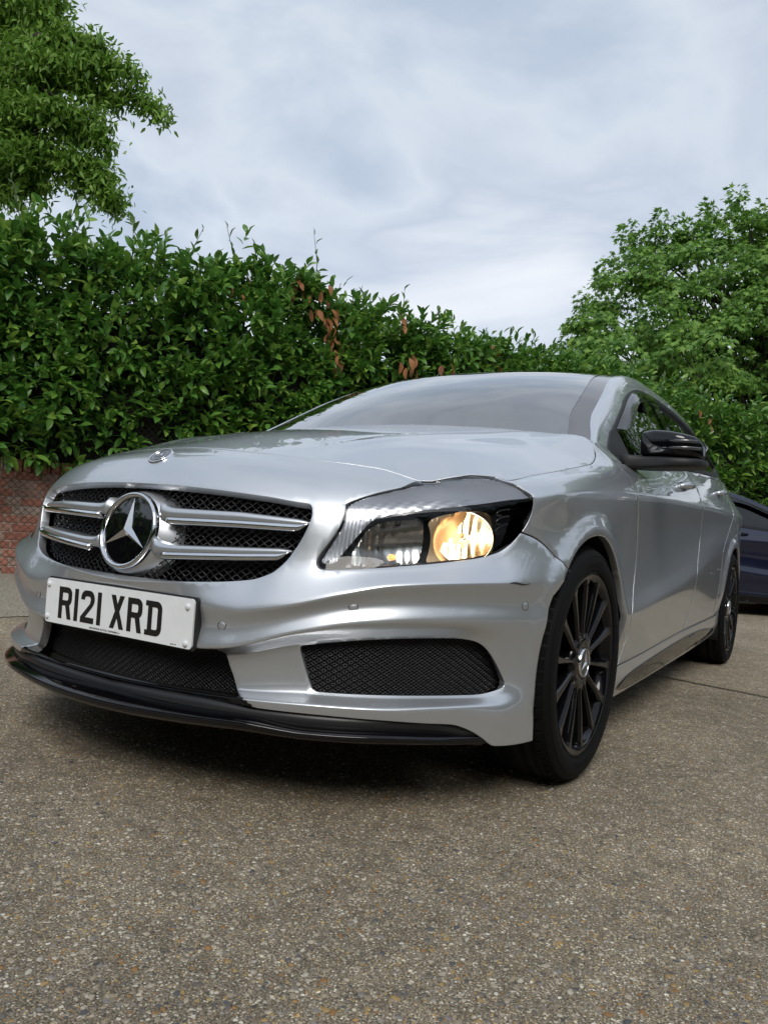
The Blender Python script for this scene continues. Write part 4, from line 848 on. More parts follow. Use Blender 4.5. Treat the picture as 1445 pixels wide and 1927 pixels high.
def both_sides(name, P, F, material, parents, smooth=True):
    out = []
    for sd, par in zip((1, -1), parents):
        V = P*np.array([sd, 1, 1]); Fc = [tuple(f) for f in F] if sd > 0 else [tuple(f)[::-1] for f in F]; out.append(ob(name, new_mesh(name, V, Fc, material, smooth), par))
    return out
head = HOLES['head'].copy(); head[:, 1] = np.minimum(head[:, 1], NR-1.0)
def shrink(poly, g):
    a, b = jac(poly[:, 0], np.clip(poly[:, 1], 0, NR-1.01)); q = poly*np.stack([a, b], 1); Tn = np.roll(q, -1, 0)-np.roll(q, 1, 0); Tn /= np.linalg.norm(Tn, axis=1)[:, None]+1e-9; nn = np.stack([-Tn[:, 1], Tn[:, 0]], 1)
    t = poly+nn*.003/np.stack([a, b], 1)
    if pip(poly, t[:, 0], t[:, 1]).mean() < .5: nn = -nn
    r = poly+nn*g/np.stack([a, b], 1); r[:, 1] = np.minimum(r[:, 1], NR-1); return r
LH = [ob('headlight', None, car), ob('headlight', None, car)]
P, F = region_mesh(shrink(head, .0015), .0015, .008); LN = both_sides('lens', P, F, LENS, LH)
# seal round the edge, walls and back of the lamp
h0 = shrink(head, .000); h1 = shrink(head, .0072); n = len(h0)
A0 = surf(h0[:, 0], h0[:, 1]); NA = snorm(h0[:, 0], h0[:, 1]); A1 = surf(h1[:, 0], h1[:, 1])
ring = np.stack([A0-NA*.0025, A0*.5+A1*.5-NA*.0022, A1-NA*.004, A1-NA*.010], 1); m = MB(); m.grid(ring, cu=True); sealF = m.f; sealV = np.array(m.v)
both_sides('lamp_seal', sealV, sealF, SATIN, LH)
LB = mat('lamp_bezel', (.03, .031, .035), .3, coat=.5)
P, F = region_mesh(shrink(head, .004), lambda s, v: .062+.02*smooth01((1.0-s)/.2), .012); both_sides('lamp_housing', P, F, LB, LH)
# side-light band: fine ribs running along the band
BANDM = mat('ribbed_reflector', (.36, .37, .40), .26, metal=.55, coat=.6)
band = dens(chaikin(T['hl_band'], True, 1), .006)
def bd(s, v):
    top = smooth01((s-.60)/.05); c = v*1.0+(1-top)*(s*-9.0)
    q = np.sin(2*np.pi*(v-7.6-1.2*np.sin((s-.6)*3.2))*8.)*top+np.sin(2*np.pi*((s-.53)*110-(v-7)*1.9))*(1-top)
    return .0055+.0007*q+.018*smooth01((v-9.5)/.6)*0
P, F = region_mesh(band, bd, .0032); both_sides('side_light_band', P, F, BANDM, LH)
brow = dens(chaikin(T['hl_brow'], True, 2), .006); P, F = region_mesh(brow, .003, .006); both_sides('lamp_brow', P, F, LB, LH)
# inner chamber: shallow faceted mirror bowl
REF = mat('lamp_reflector', (.58, .57, .55), .16, metal=.9)
lc = dens(chaikin(T['hl_left'], True, 1), .006); lcc = np.array((.715, 7.36))
def ld(s, v):
    r2 = ((s-.73)/.10)**2+((v-7.38)/.42)**2; base = .028+.030*np.clip(1-r2, 0, 1)
    return base+.0016*np.abs(np.sin((s-.62)*105))+.0008*np.sin(v*30)
P, F = region_mesh(lc, ld, .0045); both_sides('indicator_reflector', P, F, REF, LH)
# main beam bowl
bc, bv_ = T['hl_bowl'][0]; BP = surf(.893, 7.40)[0]; BNm = snorm([.893], [7.40])[0]
AX = Vector((.50, -.86, .04)).normalized(); c0 = Vector(BP)-Vector(BNm)*.022
X_ = AX.cross(Vector((0, 0, 1))).normalized()*-1; Y_ = AX.cross(X_)*-1
Y_ = Y_ if Y_.z > 0 else -Y_
WARM = (1., .66, .34)
BULB = mat('lit_bulb', (1, .8, .5), .3, emit=((1., .72, .42), 11.))
GLOWREF = mat('main_reflector', (.88, .80, .68), .17, metal=1., bump=(420, .25, .0006))  # warm lamp glow tinted into the bowl's metal colour
rows = []
for r in np.linspace(.004, .060, 16):
    for_ = []
    for k in range(72):
        a = 2*math.pi*k/72; dep = -.050*(1-(r/.060)**2)+.0014*abs(math.sin(r*math.cos(a)*170))-.0003*math.sin(r*600); q = c0+X_*(r*1.02*math.cos(a))+Y_*(r*.93*math.sin(a))+AX*dep; for_.append(tuple(q))
    rows.append(for_)
m = MB(); m.grid(np.array(rows), cv=True); both_sides('main_reflector', np.array(m.v), m.f, GLOWREF, LH)
m = MB(); rows = []
for r, h in ((.0605, .0), (.0625, .006), (.0650, .007), (.0665, -.01)): rows.append([tuple(c0+X_*(r*1.02*math.cos(2*math.pi*k/72))+Y_*(r*.93*math.sin(2*math.pi*k/72))+AX*h) for k in range(72)])
m.grid(np.array(rows), cv=True); both_sides('reflector_rim', np.array(m.v), m.f, mat('rim_chrome', (.8, .78, .75), .1, metal=1.), LH)
# side extension of the bowl towards the inner chamber
ext = dens(chaikin([(.785, 7.07), (.80, 7.30), (.802, 7.52), (.79, 7.70), (.84, 7.79), (.90, 7.83), (.945, 7.78), (.965, 7.6), (.975, 7.35), (.965, 7.10), (.93, 6.99), (.86, 6.97)], True, 2), .006)
def ed(s, v): r2 = ((s-.895)/.085)**2+((v-7.40)/.42)**2; return .010+.060*np.clip(1-r2, 0, 1)
P, F = region_mesh(ext, ed, .005); both_sides('beam_bowl', P, F, mat('glow_tinted_reflector', (.62, .44, .26), .34, metal=.45, bump=(300, .3, .0008)), LH)  # bulb's warm light put into the brown of this reflector
bp = c0+AX*-.024
for r, l, nm, mt in ((.0034, .026, 'bulb', BULB),):
    m = MB(); m.tube([bp+AX*(-.018), bp+AX*(-.012), bp+AX*(.002), bp+AX*.007, bp+AX*.009], [r, r, r, r*.7, .0005], n=14); both_sides(nm, np.array(m.v), m.f, mt, LH)
m = MB(); m.tube([bp+AX*.013, bp+AX*.016, bp+AX*.021], [.0085, .0085, .004], n=16); both_sides('bulb_cap', np.array(m.v), m.f, CHROME, LH)
# fluted inner glass in front of the bowl
m = MB(); rows = []
for r in (.002, .014, .022, .030): rows.append([tuple(c0+X_*(r*math.cos(2*math.pi*k/40))+Y_*(r*math.sin(2*math.pi*k/40))+AX*(.012-.3*r)) for k in range(40)])
for sd, lh in zip((1, -1), LH):
    li = bpy.data.lights.new('beam', 'POINT'); li.energy = .05; li.color = WARM; li.shadow_soft_size = .012; lo = bpy.data.objects.new('beam', li); COL.objects.link(lo); lo.location = (sd*(bp+AX*.030).x, (bp+AX*.030).y, (bp+AX*.030).z); lo.parent = lh
# small inner bulb
q = surf(.715, 7.25)[0]-snorm([.715], [7.25])[0]*.030
m = MB(); m.tube([q, q+np.array([-.002, -.012, 0]), q+np.array([-.003, -.020, 0])], [.006, .008, .003], n=12); both_sides('indicator_bulb', np.array(m.v), m.f, mat('amber_bulb', (.85, .45, .15), .15, coat=1., emit=((1., .5, .15), 1.2)), LH)
# cooling ribs in the dark outer corner
m = MB()
for i in range(3):
    cs_, cv_ = 1.003+.010*i*0, 7.72-.17*i; L_ = []
    for a in np.linspace(35, 250, 12):
        s = cs_+.020*math.cos(math.radians(a)); v = cv_+.065*math.sin(math.radians(a)); L_.append(surf(s, v)[0]-snorm([s], [v])[0]*.030)
    m.tube(L_, .0022, n=5)
both_sides('lamp_rib', np.array(m.v), m.f, LB, LH)
LH[1]['label'] = 'headlight on the far side of the grille'
# a short dark scrape along the bumper crease
m = MB(); sc_ = [(s, 6.0+.03*math.sin(s*90)) for s in np.linspace(.985, 1.05, 12)]; m.grid(np.array([[surf(s, v-.035*w)[0]+snorm([s], [v])[0]*.0012, surf(s, v+.035*w)[0]+snorm([s], [v])[0]*.0012] for (s, v), w in zip(sc_, np.sin(np.linspace(.15, 3.0, 12)))])); m.build('paint_scrape', mat('scrape', (.02, .02, .022), .7), bumper)
# ------------------------------------------------------------------ mirrors, handles, sill blades
def superell(cx, cy, cz, ry, rz, x, n=2.6, k=32, flat=0.):
    P = []
    for i in range(k):
        a = 2*math.pi*i/k; c, s = math.cos(a), math.sin(a); P.append((x, cy+ry*math.copysign(abs(c)**(2/n), c), cz+rz*math.copysign(abs(s)**(2/n), s)))
    return P
MIR = []
for sd in (1, -1):
    mr = ob('wing_mirror', None, car); MIR.append(mr)
    rows = []
    for x, cy, zt, zb, ry in ((.850, .628, 1.000, .948, .040), (.853, .620, 1.016, .940, .060), (.862, .615, 1.024, .938, .070), (.90, .605, 1.0265, .936, .080), (.95, .598, 1.021, .934, .085), (.99, .600, 1.013, .932, .082), (1.025, .608, 1.004, .932, .072), (1.043, .620, .993, .933, .055), (1.050, .632, .978, .938, .034)):
        rows.append([(sd*x, cy_, cz_) for _x, cy_, cz_ in superell(0, cy, (zt+zb)/2, ry, (zt-zb)/2, 0, 4.6)])
    m = MB(); m.grid(np.array(rows), cv=True, cap=True); o = m.build('mirror_shell', GLOSS, mr); fix_normals(o)
    rows = []
    for x, cy, zt, zb, ry in ((.800, .55, .942, .893, .035), (.83, .565, .940, .894, .040), (.87, .600, .9395, .895, .060), (.91, .603, .938, .896, .078), (.96, .600, .9355, .897, .084), (1.00, .603, .934, .899, .081), (1.035, .612, .933, .903, .068), (1.049, .625, .932, .909, .048), (1.053, .640, .930, .915, .025)):
        rows.append([(sd*x, cy_, cz_) for _x, cy_, cz_ in superell(0, cy, (zt+zb)/2, ry, (zt-zb)/2, 0, 4.4)])
    m = MB(); m.grid(np.array(rows), cv=True, cap=True); o = m.build('mirror_base', BLACK, mr); fix_normals(o)
    for zc_, x0, x1 in ((.984, .95, 1.036), (.962, .93, 1.046)):
        m = MB(); rows = []
        for x in np.linspace(x0, x1, 14):
            yy = .603-.0865*(1-((x-.96)/.1)**2*.35 if x < 1.0 else .94-((x-1.0)/.05)**1.6*.50)
            f = .0055*min(1, (x-x0)/.02+.1); rows.append([(sd*x, yy, zc_-f), (sd*x, yy-.0035, zc_), (sd*x, yy, zc_+f)])
        m.grid(np.array(rows)); m.build('indicator_strip', mat('smoked_lens', (.05, .05, .055), .08, coat=1., bump=(500, .6, .001)), mr)
    # sail triangle
    m = MB(); q = [(.475, .893), (.50, .960), (.60, 1.030), (.66, 1.045), (.66, .905)]
    m.add([(sd*(sideX(y, z)+.006), y, z) for y, z in q]+[(sd*(sideX(y, z)-.012), y, z) for y, z in q], [(0, 1, 2, 3, 4), (5, 9, 8, 7, 6)]+[(i, i+5, (i+1) % 5+5, (i+1) % 5) for i in range(5)]); fix_normals(m.build('mirror_sail', BLACK, mr, smooth=False))
    # handles
    for (s0, s1), v0, par in (((2.56, 2.76), 8.95, fdoors), ((3.52, 3.70), 8.95, rdoors)):
        q0 = surf(s0, v0)[0]; q1 = surf(s1, v0)[0]; pts = []
        for t in np.linspace(0, 1, 14): p_ = q0*(1-t)+q1*t; b_ = .030*math.sin(math.pi*t)**.4; pts.append((sd*(p_[0]+b_), p_[1], p_[2]+.006*math.sin(math.pi*t)))
        rr = [.007+.0045*math.sin(math.pi*t) for t in np.linspace(0, 1, 14)]; m = MB(); m.tube(pts, rr, n=12); m.v = [(x, y, z+(z-q0[2])*.3) for x, y, z in m.v]; fix_normals(m.build('door_handle', PAINT, par[0 if sd > 0 else 1]))
        m = MB(); cpt = (q0*.62+q1*.38); P = [(sd*(surf(cpt[1]+1.432+.05*math.cos(a), v0+.28*math.sin(a))[0][0]+.001), *surf(cpt[1]+1.432+.05*math.cos(a), v0+.28*math.sin(a))[0][1:]) for a in np.linspace(0, 2*math.pi, 24, endpoint=False)]
        m.add(P, [tuple(range(24))]); m.build('handle_recess', SATIN, par[0 if sd > 0 else 1])
bl = [(1.82, .55), (1.88, 1.05), (2.0, 1.25), (2.3, 1.38), (2.7, 1.40), (3.05, 1.42), (3.35, 1.30), (3.62, .95), (3.68, .70), (3.60, .48), (3.3, .32), (2.8, .22), (2.3, .20), (2.0, .22), (1.88, .35)]
P, F = region_mesh(dens(chaikin(bl, True, 2), .02), -.0035, .02); both_sides('sill_blade', P, F, GLOSS, sills)
# ------------------------------------------------------------------ interior
TRIM = mat('interior_trim', (.012, .012, .013), .7); SEAT = mat('seat_fabric', (.018, .018, .02), .85)
m = MB(); m.box((0, .78, .86), (1.36, .50, .22)); o = m.build('dashboard', TRIM, car, smooth=False); bevel(o, .05, 4)
for x in (-.36, .36):
    m = MB(); m.box((x, 1.62, .62), (.50, .52, .16)); m.box((x, 1.92, .90), (.48, .14, .60), Matrix.Rotation(math.radians(-14), 3, 'X')); m.box((x, 2.03, 1.215), (.26, .09, .16)); o = m.build('seat', SEAT, car, smooth=False); bevel(o, .04, 3)
m = MB(); m.box((0, 2.75, .84), (1.20, .16, .55), Matrix.Rotation(math.radians(-16), 3, 'X')); o = m.build('rear_seat', SEAT, car, smooth=False); bevel(o, .04, 3)
m = MB(); R_ = Matrix.Rotation(math.radians(-25), 3, 'X'); m.tube([Vector((.36, 1.16, .95))+R_ @ Vector((.18*math.cos(a), 0, .18*math.sin(a))) for a in np.linspace(0, 2*math.pi, 32, endpoint=False)], .013, n=8, closed=True); m.box((.36, 1.16, .95), (.30, .03, .06), R_); m.build('steering_wheel', TRIM, car)
m = MB(); m.box((0, 1.9, .42), (1.3, 3.0, .04)); m.build('cabin_floor', TRIM, car, smooth=False)
# wiper arms lying at the foot of the windscreen
for x0, x1 in ((.55, -.10), (-.05, -.60)):
    m = MB(); pts = [(x, .33+.10*(x/.7)**2+.035, .995+.02-.03*(x/.7)**2) for x in np.linspace(x0, x1, 12)]; m.tube(pts, .006, n=6); m.build('wiper', BLACK, car)
# ------------------------------------------------------------------ ground
def ground_mat():
    m = bpy.data.materials.new('exposed_aggregate'); m.use_nodes = True; t = m.node_tree; b = t.nodes['Principled BSDF']; c = N(t, 'ShaderNodeTexCoord'); O = c.outputs['Object']
    def vor(scale, stops, off=(0, 0, 0), rnd=1.):
        mpg = N(t, 'ShaderNodeMapping'); mpg.inputs['Location'].default_value = off; mpg.inputs['Scale'].default_value = (1, 1, .01); L(t, O, mpg.inputs[0])
        nz = N(t, 'ShaderNodeTexNoise', i_Scale=scale*1.2, i_Detail=2.); L(t, mpg.outputs[0], nz.inputs['Vector'])
        ad = N(t, 'ShaderNodeMixRGB', blend_type='ADD'); ad.inputs[0].default_value = .55/scale; L(t, mpg.outputs[0], ad.inputs[1]); L(t, nz.outputs['Color'], ad.inputs[2])
        v = N(t, 'ShaderNodeTexVoronoi', i_Scale=scale, i_Randomness=rnd); L(t, ad.outputs[0], v.inputs['Vector'])
        sx = N(t, 'ShaderNodeSeparateColor'); L(t, v.outputs['Color'], sx.inputs[0])
        return v.outputs['Distance'], ramp(t, sx.outputs[0], stops, 'CONSTANT'), sx.outputs[1]
    pal = [(0, (.34, .29, .21)), (.14, (.20, .17, .135)), (.30, (.46, .42, .34)), (.42, (.12, .10, .08)), (.54, (.56, .52, .43)), (.64, (.34, .20, .08)), (.70, (.24, .22, .20)), (.80, (.62, .59, .52)), (.86, (.42, .31, .14)), (.92, (.08, .075, .07))]
    d1, c1, r1 = vor(105., pal); d2, c2, r2 = vor(230., pal, (3.1, 1.7, 0)); 
    n = N(t, 'ShaderNodeTexNoise', i_Scale=300., i_Detail=5., i_Roughness=.7); L(t, O, n.inputs['Vector'])
    mortar = ramp(t, n.outputs[0], [(.37, (.045, .036, .026)), (.5, (.145, .122, .088)), (.62, (.36, .32, .25))])
    def th(d, r, lo, hi, frac):
        a = ramp(t, d, [(lo, (1, 1, 1)), (hi, (0, 0, 0))]); k = ramp(t, r, [(frac, (1, 1, 1)), (frac+.01, (0, 0, 0))]); mm = N(t, 'ShaderNodeMath', operation='MULTIPLY'); L(t, a, mm.inputs[0]); L(t, k, mm.inputs[1]); return mm.outputs[0]
    m1 = th(d1, r1, .34, .42, .34); m2 = th(d2, r2, .38, .50, .62)
    x1 = N(t, 'ShaderNodeMixRGB'); L(t, m2, x1.inputs[0]); L(t, mortar, x1.inputs[1]); L(t, c2, x1.inputs[2])
    x2 = N(t, 'ShaderNodeMixRGB'); L(t, m1, x2.inputs[0]); L(t, x1.outputs[0], x2.inputs[1]); L(t, c1, x2.inputs[2])
    big = N(t, 'ShaderNodeTexNoise', i_Scale=1.1, i_Detail=9., i_Roughness=.6); L(t, O, big.inputs['Vector'])
    x3 = N(t, 'ShaderNodeMixRGB', blend_type='MULTIPLY'); x3.inputs[0].default_value = 1.; L(t, x2.outputs[0], x3.inputs[1]); L(t, ramp(t, big.outputs[0], [(.3, (.72, .71, .70)), (.5, (1.0, .99, .97)), (.7, (1.22, 1.2, 1.16))]), x3.inputs[2])
    L(t, x3.outputs[0], b.inputs['Base Color']); b.inputs['Roughness'].default_value = .82; b.inputs['Specular IOR Level'].default_value = .35
    h = N(t, 'ShaderNodeMath', operation='MULTIPLY_ADD'); L(t, m1, h.inputs[0]); h.inputs[1].default_value = .8
    h2 = N(t, 'ShaderNodeMath', operation='MULTIPLY_ADD'); L(t, m2, h2.inputs[0]); h2.inputs[1].default_value = .5; L(t, n.outputs[0], h2.inputs[2]); L(t, h2.outputs[0], h.inputs[2])
    med = N(t, 'ShaderNodeTexNoise', i_Scale=16., i_Detail=6., i_Roughness=.7); L(t, O, med.inputs['Vector']); x4 = N(t, 'ShaderNodeMixRGB', blend_type='MULTIPLY'); x4.inputs[0].default_value = 1.; L(t, x3.outputs[0], x4.inputs[1]); L(t, ramp(t, med.outputs[0], [(.35, (.98, .965, .925)), (.5, (1.28, 1.26, 1.22)), (.66, (1.62, 1.6, 1.55))]), x4.inputs[2]); L(t, x4.outputs[0], b.inputs['Base Color'])
    bp = N(t, 'ShaderNodeBump'); bp.inputs['Strength'].default_value = .9; bp.inputs['Distance'].default_value = .0022; L(t, h.outputs[0], bp.inputs['Height']); L(t, bp.outputs[0], b.inputs['Normal'])
    return m
GM = ground_mat()
m = MB(); m.add([(-250, -250, 0), (250, -250, 0), (250, 250, 0), (-250, 250, 0)], [(0, 1, 2, 3)]); ground = tag(m.build('ground', GM, smooth=False), kind='structure')
def island_mat(name, stops, rough=.6, spec=.5, bump=None, trans=0., interp='LINEAR', noise=None, coat=0.):
    m = bpy.data.materials.new(name); m.use_nodes = True; t = m.node_tree; b = t.nodes['Principled BSDF']; g = N(t, 'ShaderNodeNewGeometry'); oi = N(t, 'ShaderNodeObjectInfo')
    ad = N(t, 'ShaderNodeMath', operation='ADD'); L(t, g.outputs['Random Per Island'], ad.inputs[0]); L(t, oi.outputs['Random'], ad.inputs[1]); fr = N(t, 'ShaderNodeMath', operation='FRACT'); L(t, ad.outputs[0], fr.inputs[0])
    c_ = ramp(t, fr.outputs[0], stops, interp)
    if noise:
        tc_ = N(t, 'ShaderNodeTexCoord'); nn = N(t, 'ShaderNodeTexNoise', i_Scale=noise[0], i_Detail=4.); L(t, tc_.outputs['Object'], nn.inputs['Vector'])
        mm = N(t, 'ShaderNodeMixRGB', blend_type='MULTIPLY'); mm.inputs[0].default_value = 1; L(t, c_, mm.inputs[1]); L(t, ramp(t, nn.outputs[0], [(.3, (1-noise[1],)*3), (.7, (1+noise[1],)*3)]), mm.inputs[2]); c_ = mm.outputs[0]
    L(t, c_, b.inputs['Base Color']); b.inputs['Roughness'].default_value = rough; b.inputs['Specular IOR Level'].default_value = spec; b.inputs['Coat Weight'].default_value = coat; b.inputs['Coat Roughness'].default_value = .25
    if trans:
        o = t.nodes['Material Output']; tl = N(t, 'ShaderNodeBsdfTranslucent'); L(t, c_, tl.inputs[0]); mxs = N(t, 'ShaderNodeMixShader'); mxs.inputs[0].default_value = trans; L(t, b.outputs[0], mxs.inputs[1]); L(t, tl.outputs[0], mxs.inputs[2]); L(t, mxs.outputs[0], o.inputs[0])
    return m
STONE = island_mat('flint_stone', [(0, (.30, .25, .18)), (.12, (.20, .17, .13)), (.24, (.38, .33, .25)), (.36, (.26, .14, .05)), (.42, (.13, .115, .10)), (.52, (.44, .40, .33)), (.60, (.34, .23, .09)), (.68, (.22, .20, .18)), (.80, (.28, .23, .16)), (.90, (.08, .085, .09)), (.95, (.40, .35, .26))], .55, interp='CONSTANT', noise=(300, .25))
rng = np.random.default_rng(3)
def pebble_template(k):
    r = np.random.default_rng(k); V = []; n = 7
    for j, (h, s) in enumerate(((0, 1.), (.55, .82), (.9, .4))):
        for i in range(n):
            a = 2*math.pi*(i+.5*j)/n; q = s*(1+.22*r.normal() if j < 2 else 1); V.append((q*math.cos(a), q*math.sin(a)*.68, h*(.9+.2*r.random())))
    V.append((0, 0, 1.)); F = [(j*n+i, j*n+(i+1) % n, (j+1)*n+(i+1) % n, (j+1)*n+i) for j in range(2) for i in range(n)]+[(2*n+i, 2*n+(i+1) % n, 3*n) for i in range(n)]
    return np.array(V), F
PT = [pebble_template(k) for k in range(6)]
# stones of the surface: denser near the viewpoint, half sunk into the concrete
cx_, cy_ = 1.497, -2.075; peb = []
while len(peb) < 26000:
    d = .75+abs(rng.normal())*1.9; a = math.radians(90)+.554+rng.uniform(-.62, .62)
    if d > 7: continue
    x, y = cx_+d*math.cos(a), cy_+d*math.sin(a); sz = .0011+.0013*rng.gamma(1.6); sz = min(sz, .0075)
    if d > 3: sz = max(sz, .003)
    peb.append((sz/d, x, y, sz))
peb.sort(reverse=True)
pm = [new_mesh('pebble', V, F, STONE) for V, F in PT]
for _q, x, y, s in peb[:290]:
    o = ob('pebble', pm[rng.integers(6)], ground, loc=(x, y, -s*.05), rot=(0, 0, rng.uniform(0, 6.28))); o.scale = (s, s, s*rng.uniform(.18, .4))
mb_v = []; mb_f = []; nv = 0
for _q, x, y, s in peb[290:]:
    V, F = PT[rng.integers(6)]; a = rng.uniform(0, 6.28); c, si = math.cos(a), math.sin(a); W_ = np.stack([x+s*(V[:, 0]*c-V[:, 1]*si), y+s*(V[:, 0]*si+V[:, 1]*c), V[:, 2]*s*rng.uniform(.15, .38)], 1)
    mb_v.append(W_); mb_f += [tuple(i+nv for i in f) for f in F]; nv += len(V)
o = ob('gravel', new_mesh('gravel', np.vstack(mb_v), mb_f, STONE), ground); o['kind'] = 'stuff'
# joint between two slabs with moss in it
JM = mat('mossy_joint', (.030, .034, .015), .95, var=(60, .6), bump=(200, .8, .003))
m = MB(); jp = [(-.35+.35*i*.999, 2.12-.078*i*1.0+.012*math.sin(i*2.3)) for i in range(14)]; 
m.grid(np.array([[(x, y-.007-.004*math.sin(i*5), .004), (x, y+.007+.005*math.sin(i*3.1), .004)] for i, (x, y) in enumerate(jp)])); jo = m.build('slab_joint', JM, ground)
# ribbed slab beyond the near corner of the car
RM = bpy.data.materials.new('ribbed_concrete'); RM.use_nodes = True; t = RM.node_tree; b = t.nodes['Principled BSDF']; c = N(t, 'ShaderNodeTexCoord'); nn = N(t, 'ShaderNodeTexNoise', i_Scale=90., i_Detail=6.); L(t, c.outputs['Object'], nn.inputs['Vector'])
L(t, ramp(t, nn.outputs[0], [(.3, (.15, .13, .10)), (.7, (.33, .30, .24))]), b.inputs['Base Color']); b.inputs['Roughness'].default_value = .85; RM_bp = N(t, 'ShaderNodeBump'); RM_bp.inputs['Distance'].default_value = .003; L(t, nn.outputs[0], RM_bp.inputs['Height']); L(t, RM_bp.outputs[0], b.inputs['Normal'])
m = MB(); rows = []
for i in range(240):
    x = i*.03; rows.append([(x, 0, .004), (x, 2.6, .004)]); rows.append([(x+.012, 0, .011), (x+.012, 2.6, .011)]); rows.append([(x+.02, 0, .004), (x+.02, 2.6, .004)])
m.grid(np.array(rows)); sl_ = m.build('ribbed_slab', RM, loc=(-9.6, 1.55, 0), rot=(0, 0, math.radians(-14))); tag(sl_, kind='structure')

# ------------------------------------------------------------------ wall, wire fence, hedge along one line
HO = np.array((-4.75, 1.815)); HD = np.array((.443, .8965)); HN_ = np.array((.8965, -.443))     # along, and towards the car park
def hp(t_, off, z): q = HO+HD*t_+HN_*off; return (q[0], q[1], z)
HROT = math.atan2(HD[1], HD[0])
wall = ob('brick_wall', None, loc=(HO[0], HO[1], 0), rot=(0, 0, HROT)); tag(wall, 'low red brick wall with an upright brick coping under the laurel hedge', 'wall')
BRICK = island_mat('red_brick', [(0, (.40, .16, .11)), (.3, (.48, .22, .15)), (.5, (.34, .14, .10)), (.62, (.52, .29, .21)), (.75, (.46, .36, .29)), (.9, (.30, .15, .12)), (1, (.44, .19, .13))], .85, noise=(35, .3))
MORT = mat('mortar', (.42, .37, .30), .95, var=(30, .3), bump=(120, .6, .004))
m = MB(); m.box((12, .105, .445), (36, .19, .89)); m.build('wall_core', MORT, wall, smooth=False)
def brick_mesh(l, w, h, sd):
    o = MB(); o.box((0, 0, 0), (l, w, h)); me = new_mesh('brick', o.v, o.f, BRICK, False); bm = bmesh.new(); bm.from_mesh(me); bmesh.ops.bevel(bm, geom=bm.edges[:], offset=.004, segments=1, affect='EDGES'); r = random.Random(sd)
    for v in bm.verts: v.co += Vector([r.uniform(-.002, .002) for _ in range(3)])
    bm.to_mesh(me); bm.free(); return me
bst = [brick_mesh(.213, .10, .064, k) for k in range(4)]; bhd = [brick_mesh(.101, .10, .064, k+9) for k in range(3)]; bco = [brick_mesh(.066, .215, .106, k+20) for k in range(3)]
far = MB(); cnt = 0
def place_brick(me, x, y, z):
    global cnt
    if -1.2 < x < 2.9 and cnt < 296:
        ob('brick', me, wall, loc=(x, y+rng.normal()*.0015, z), rot=(rng.normal()*.006, rng.normal()*.006, rng.normal()*.01)); cnt += 1
    else: far.add([(v.co.x+x, v.co.y+y, v.co.z+z) for v in me.vertices], [tuple(p.vertices) for p in me.polygons])
for r in range(12):
    z = .035+r*.0745; x = -6.+(r % 2)*.057; k = 0
    while x < 24 if r >= 0 else False:
        if (k+r) % 2 == 0 and r % 3 != 1: place_brick(bhd[rng.integers(3)], x+.0505, .052, z); x += .112
        else: place_brick(bst[rng.integers(4)], x+.1065, .052, z); x += .224
        k += 1
x = -6.
while x < 24: place_brick(bco[rng.integers(3)], x, .107, .945); x += .0755
fo = far.build('brickwork', BRICK, wall, smooth=False); fo['kind'] = 'stuff'
# chain link fence
FW = mat('rusty_fence_wire', (.03, .024, .02), .6, metal=.5)
fence = ob('chain_link_fence', None, loc=(HO[0], HO[1], 0), rot=(0, 0, HROT)); tag(fence, 'rusty chain link fence standing in front of the brick wall', 'fence')
m = MB(); c = .064
for k in range(-60, 150):
    for f in (1, -1):
        pts = []
        x0 = k*c
        for j in range(0, 57):
            zz = j*c/2*.95+.02; xx = x0+(0 if (j % 2 == 0) else c/2*f); pts.append((xx+.002*math.sin(k+j), -.07-.0015*f*(-1)**j+.006*math.sin(xx*3), min(zz, 1.75)))
        if f > 0 and -1.5 < x0 < 6: m.tube(pts, .0028, n=4, cap=False)
for k in range(-24, 95):
    pts = [((k+.5)*c+(0 if (j % 2 == 0) else -c/2)+(c/2), -.07+.0015*(-1)**j+.006*math.sin(k*c*3), j*c/2*.95+.02) for j in range(0, 56)]
    m.tube(pts, .0028, n=4, cap=False)
o = m.build('wire_netting', FW, fence); o['kind'] = 'stuff'
for xx in (-2.4, .55+3.2, 6.4):
    m = MB(); m.box((xx, -.02, .9), (.06, .06, 1.8)); m.build('fence_post', mat('concrete_post', (.25, .24, .21), .9), fence, smooth=False)

# ---- leaves
LEAF = island_mat('laurel_leaf', [(0, (.065, .165, .026)), (.25, (.10, .24, .036)), (.5, (.075, .195, .038)), (.75, (.155, .31, .046)), (.92, (.22, .37, .06)), (1, (.28, .42, .08))], .36, .5, trans=.32)
YOUNG = island_mat('young_laurel_leaf', [(0, (.085, .16, .04)), (.5, (.12, .20, .055)), (1, (.06, .13, .035))], .38, .5, trans=.3)
DEAD = island_mat('dead_leaf', [(0, (.30, .12, .05)), (.5, (.38, .17, .07)), (1, (.20, .08, .04))], .65, .3, trans=.25)
YELL = island_mat('yellow_leaf', [(0, (.52, .40, .04)), (1, (.42, .36, .06))], .5, .4, trans=.3)
def leaf_template(k, wide=.19, curl=.10, tip=.06):
    r = np.random.default_rng(k); xs = [0, .16, .40, .66, .88, 1.0]; ws = [.012, .55*wide*1.1, wide, wide*.92, wide*.45, .005]; V = []
    for x, w in zip(xs, ws):
        zb = curl*math.sin(x*math.pi)*(.5+.6*r.random())-tip*x*x*1.5; V += [(x, -w, zb+w*.35), (x, 0, zb), (x, w, zb+w*.35)]
    F = []
    for i in range(5): F += [(3*i, 3*i+1, 3*i+4, 3*i+3), (3*i+1, 3*i+2, 3*i+5, 3*i+4)]
    return np.array(V), F
LT = [leaf_template(k, .185+.016*(k % 3), .05+.03*(k % 4), .04+.04*(k % 3)) for k in range(8)]
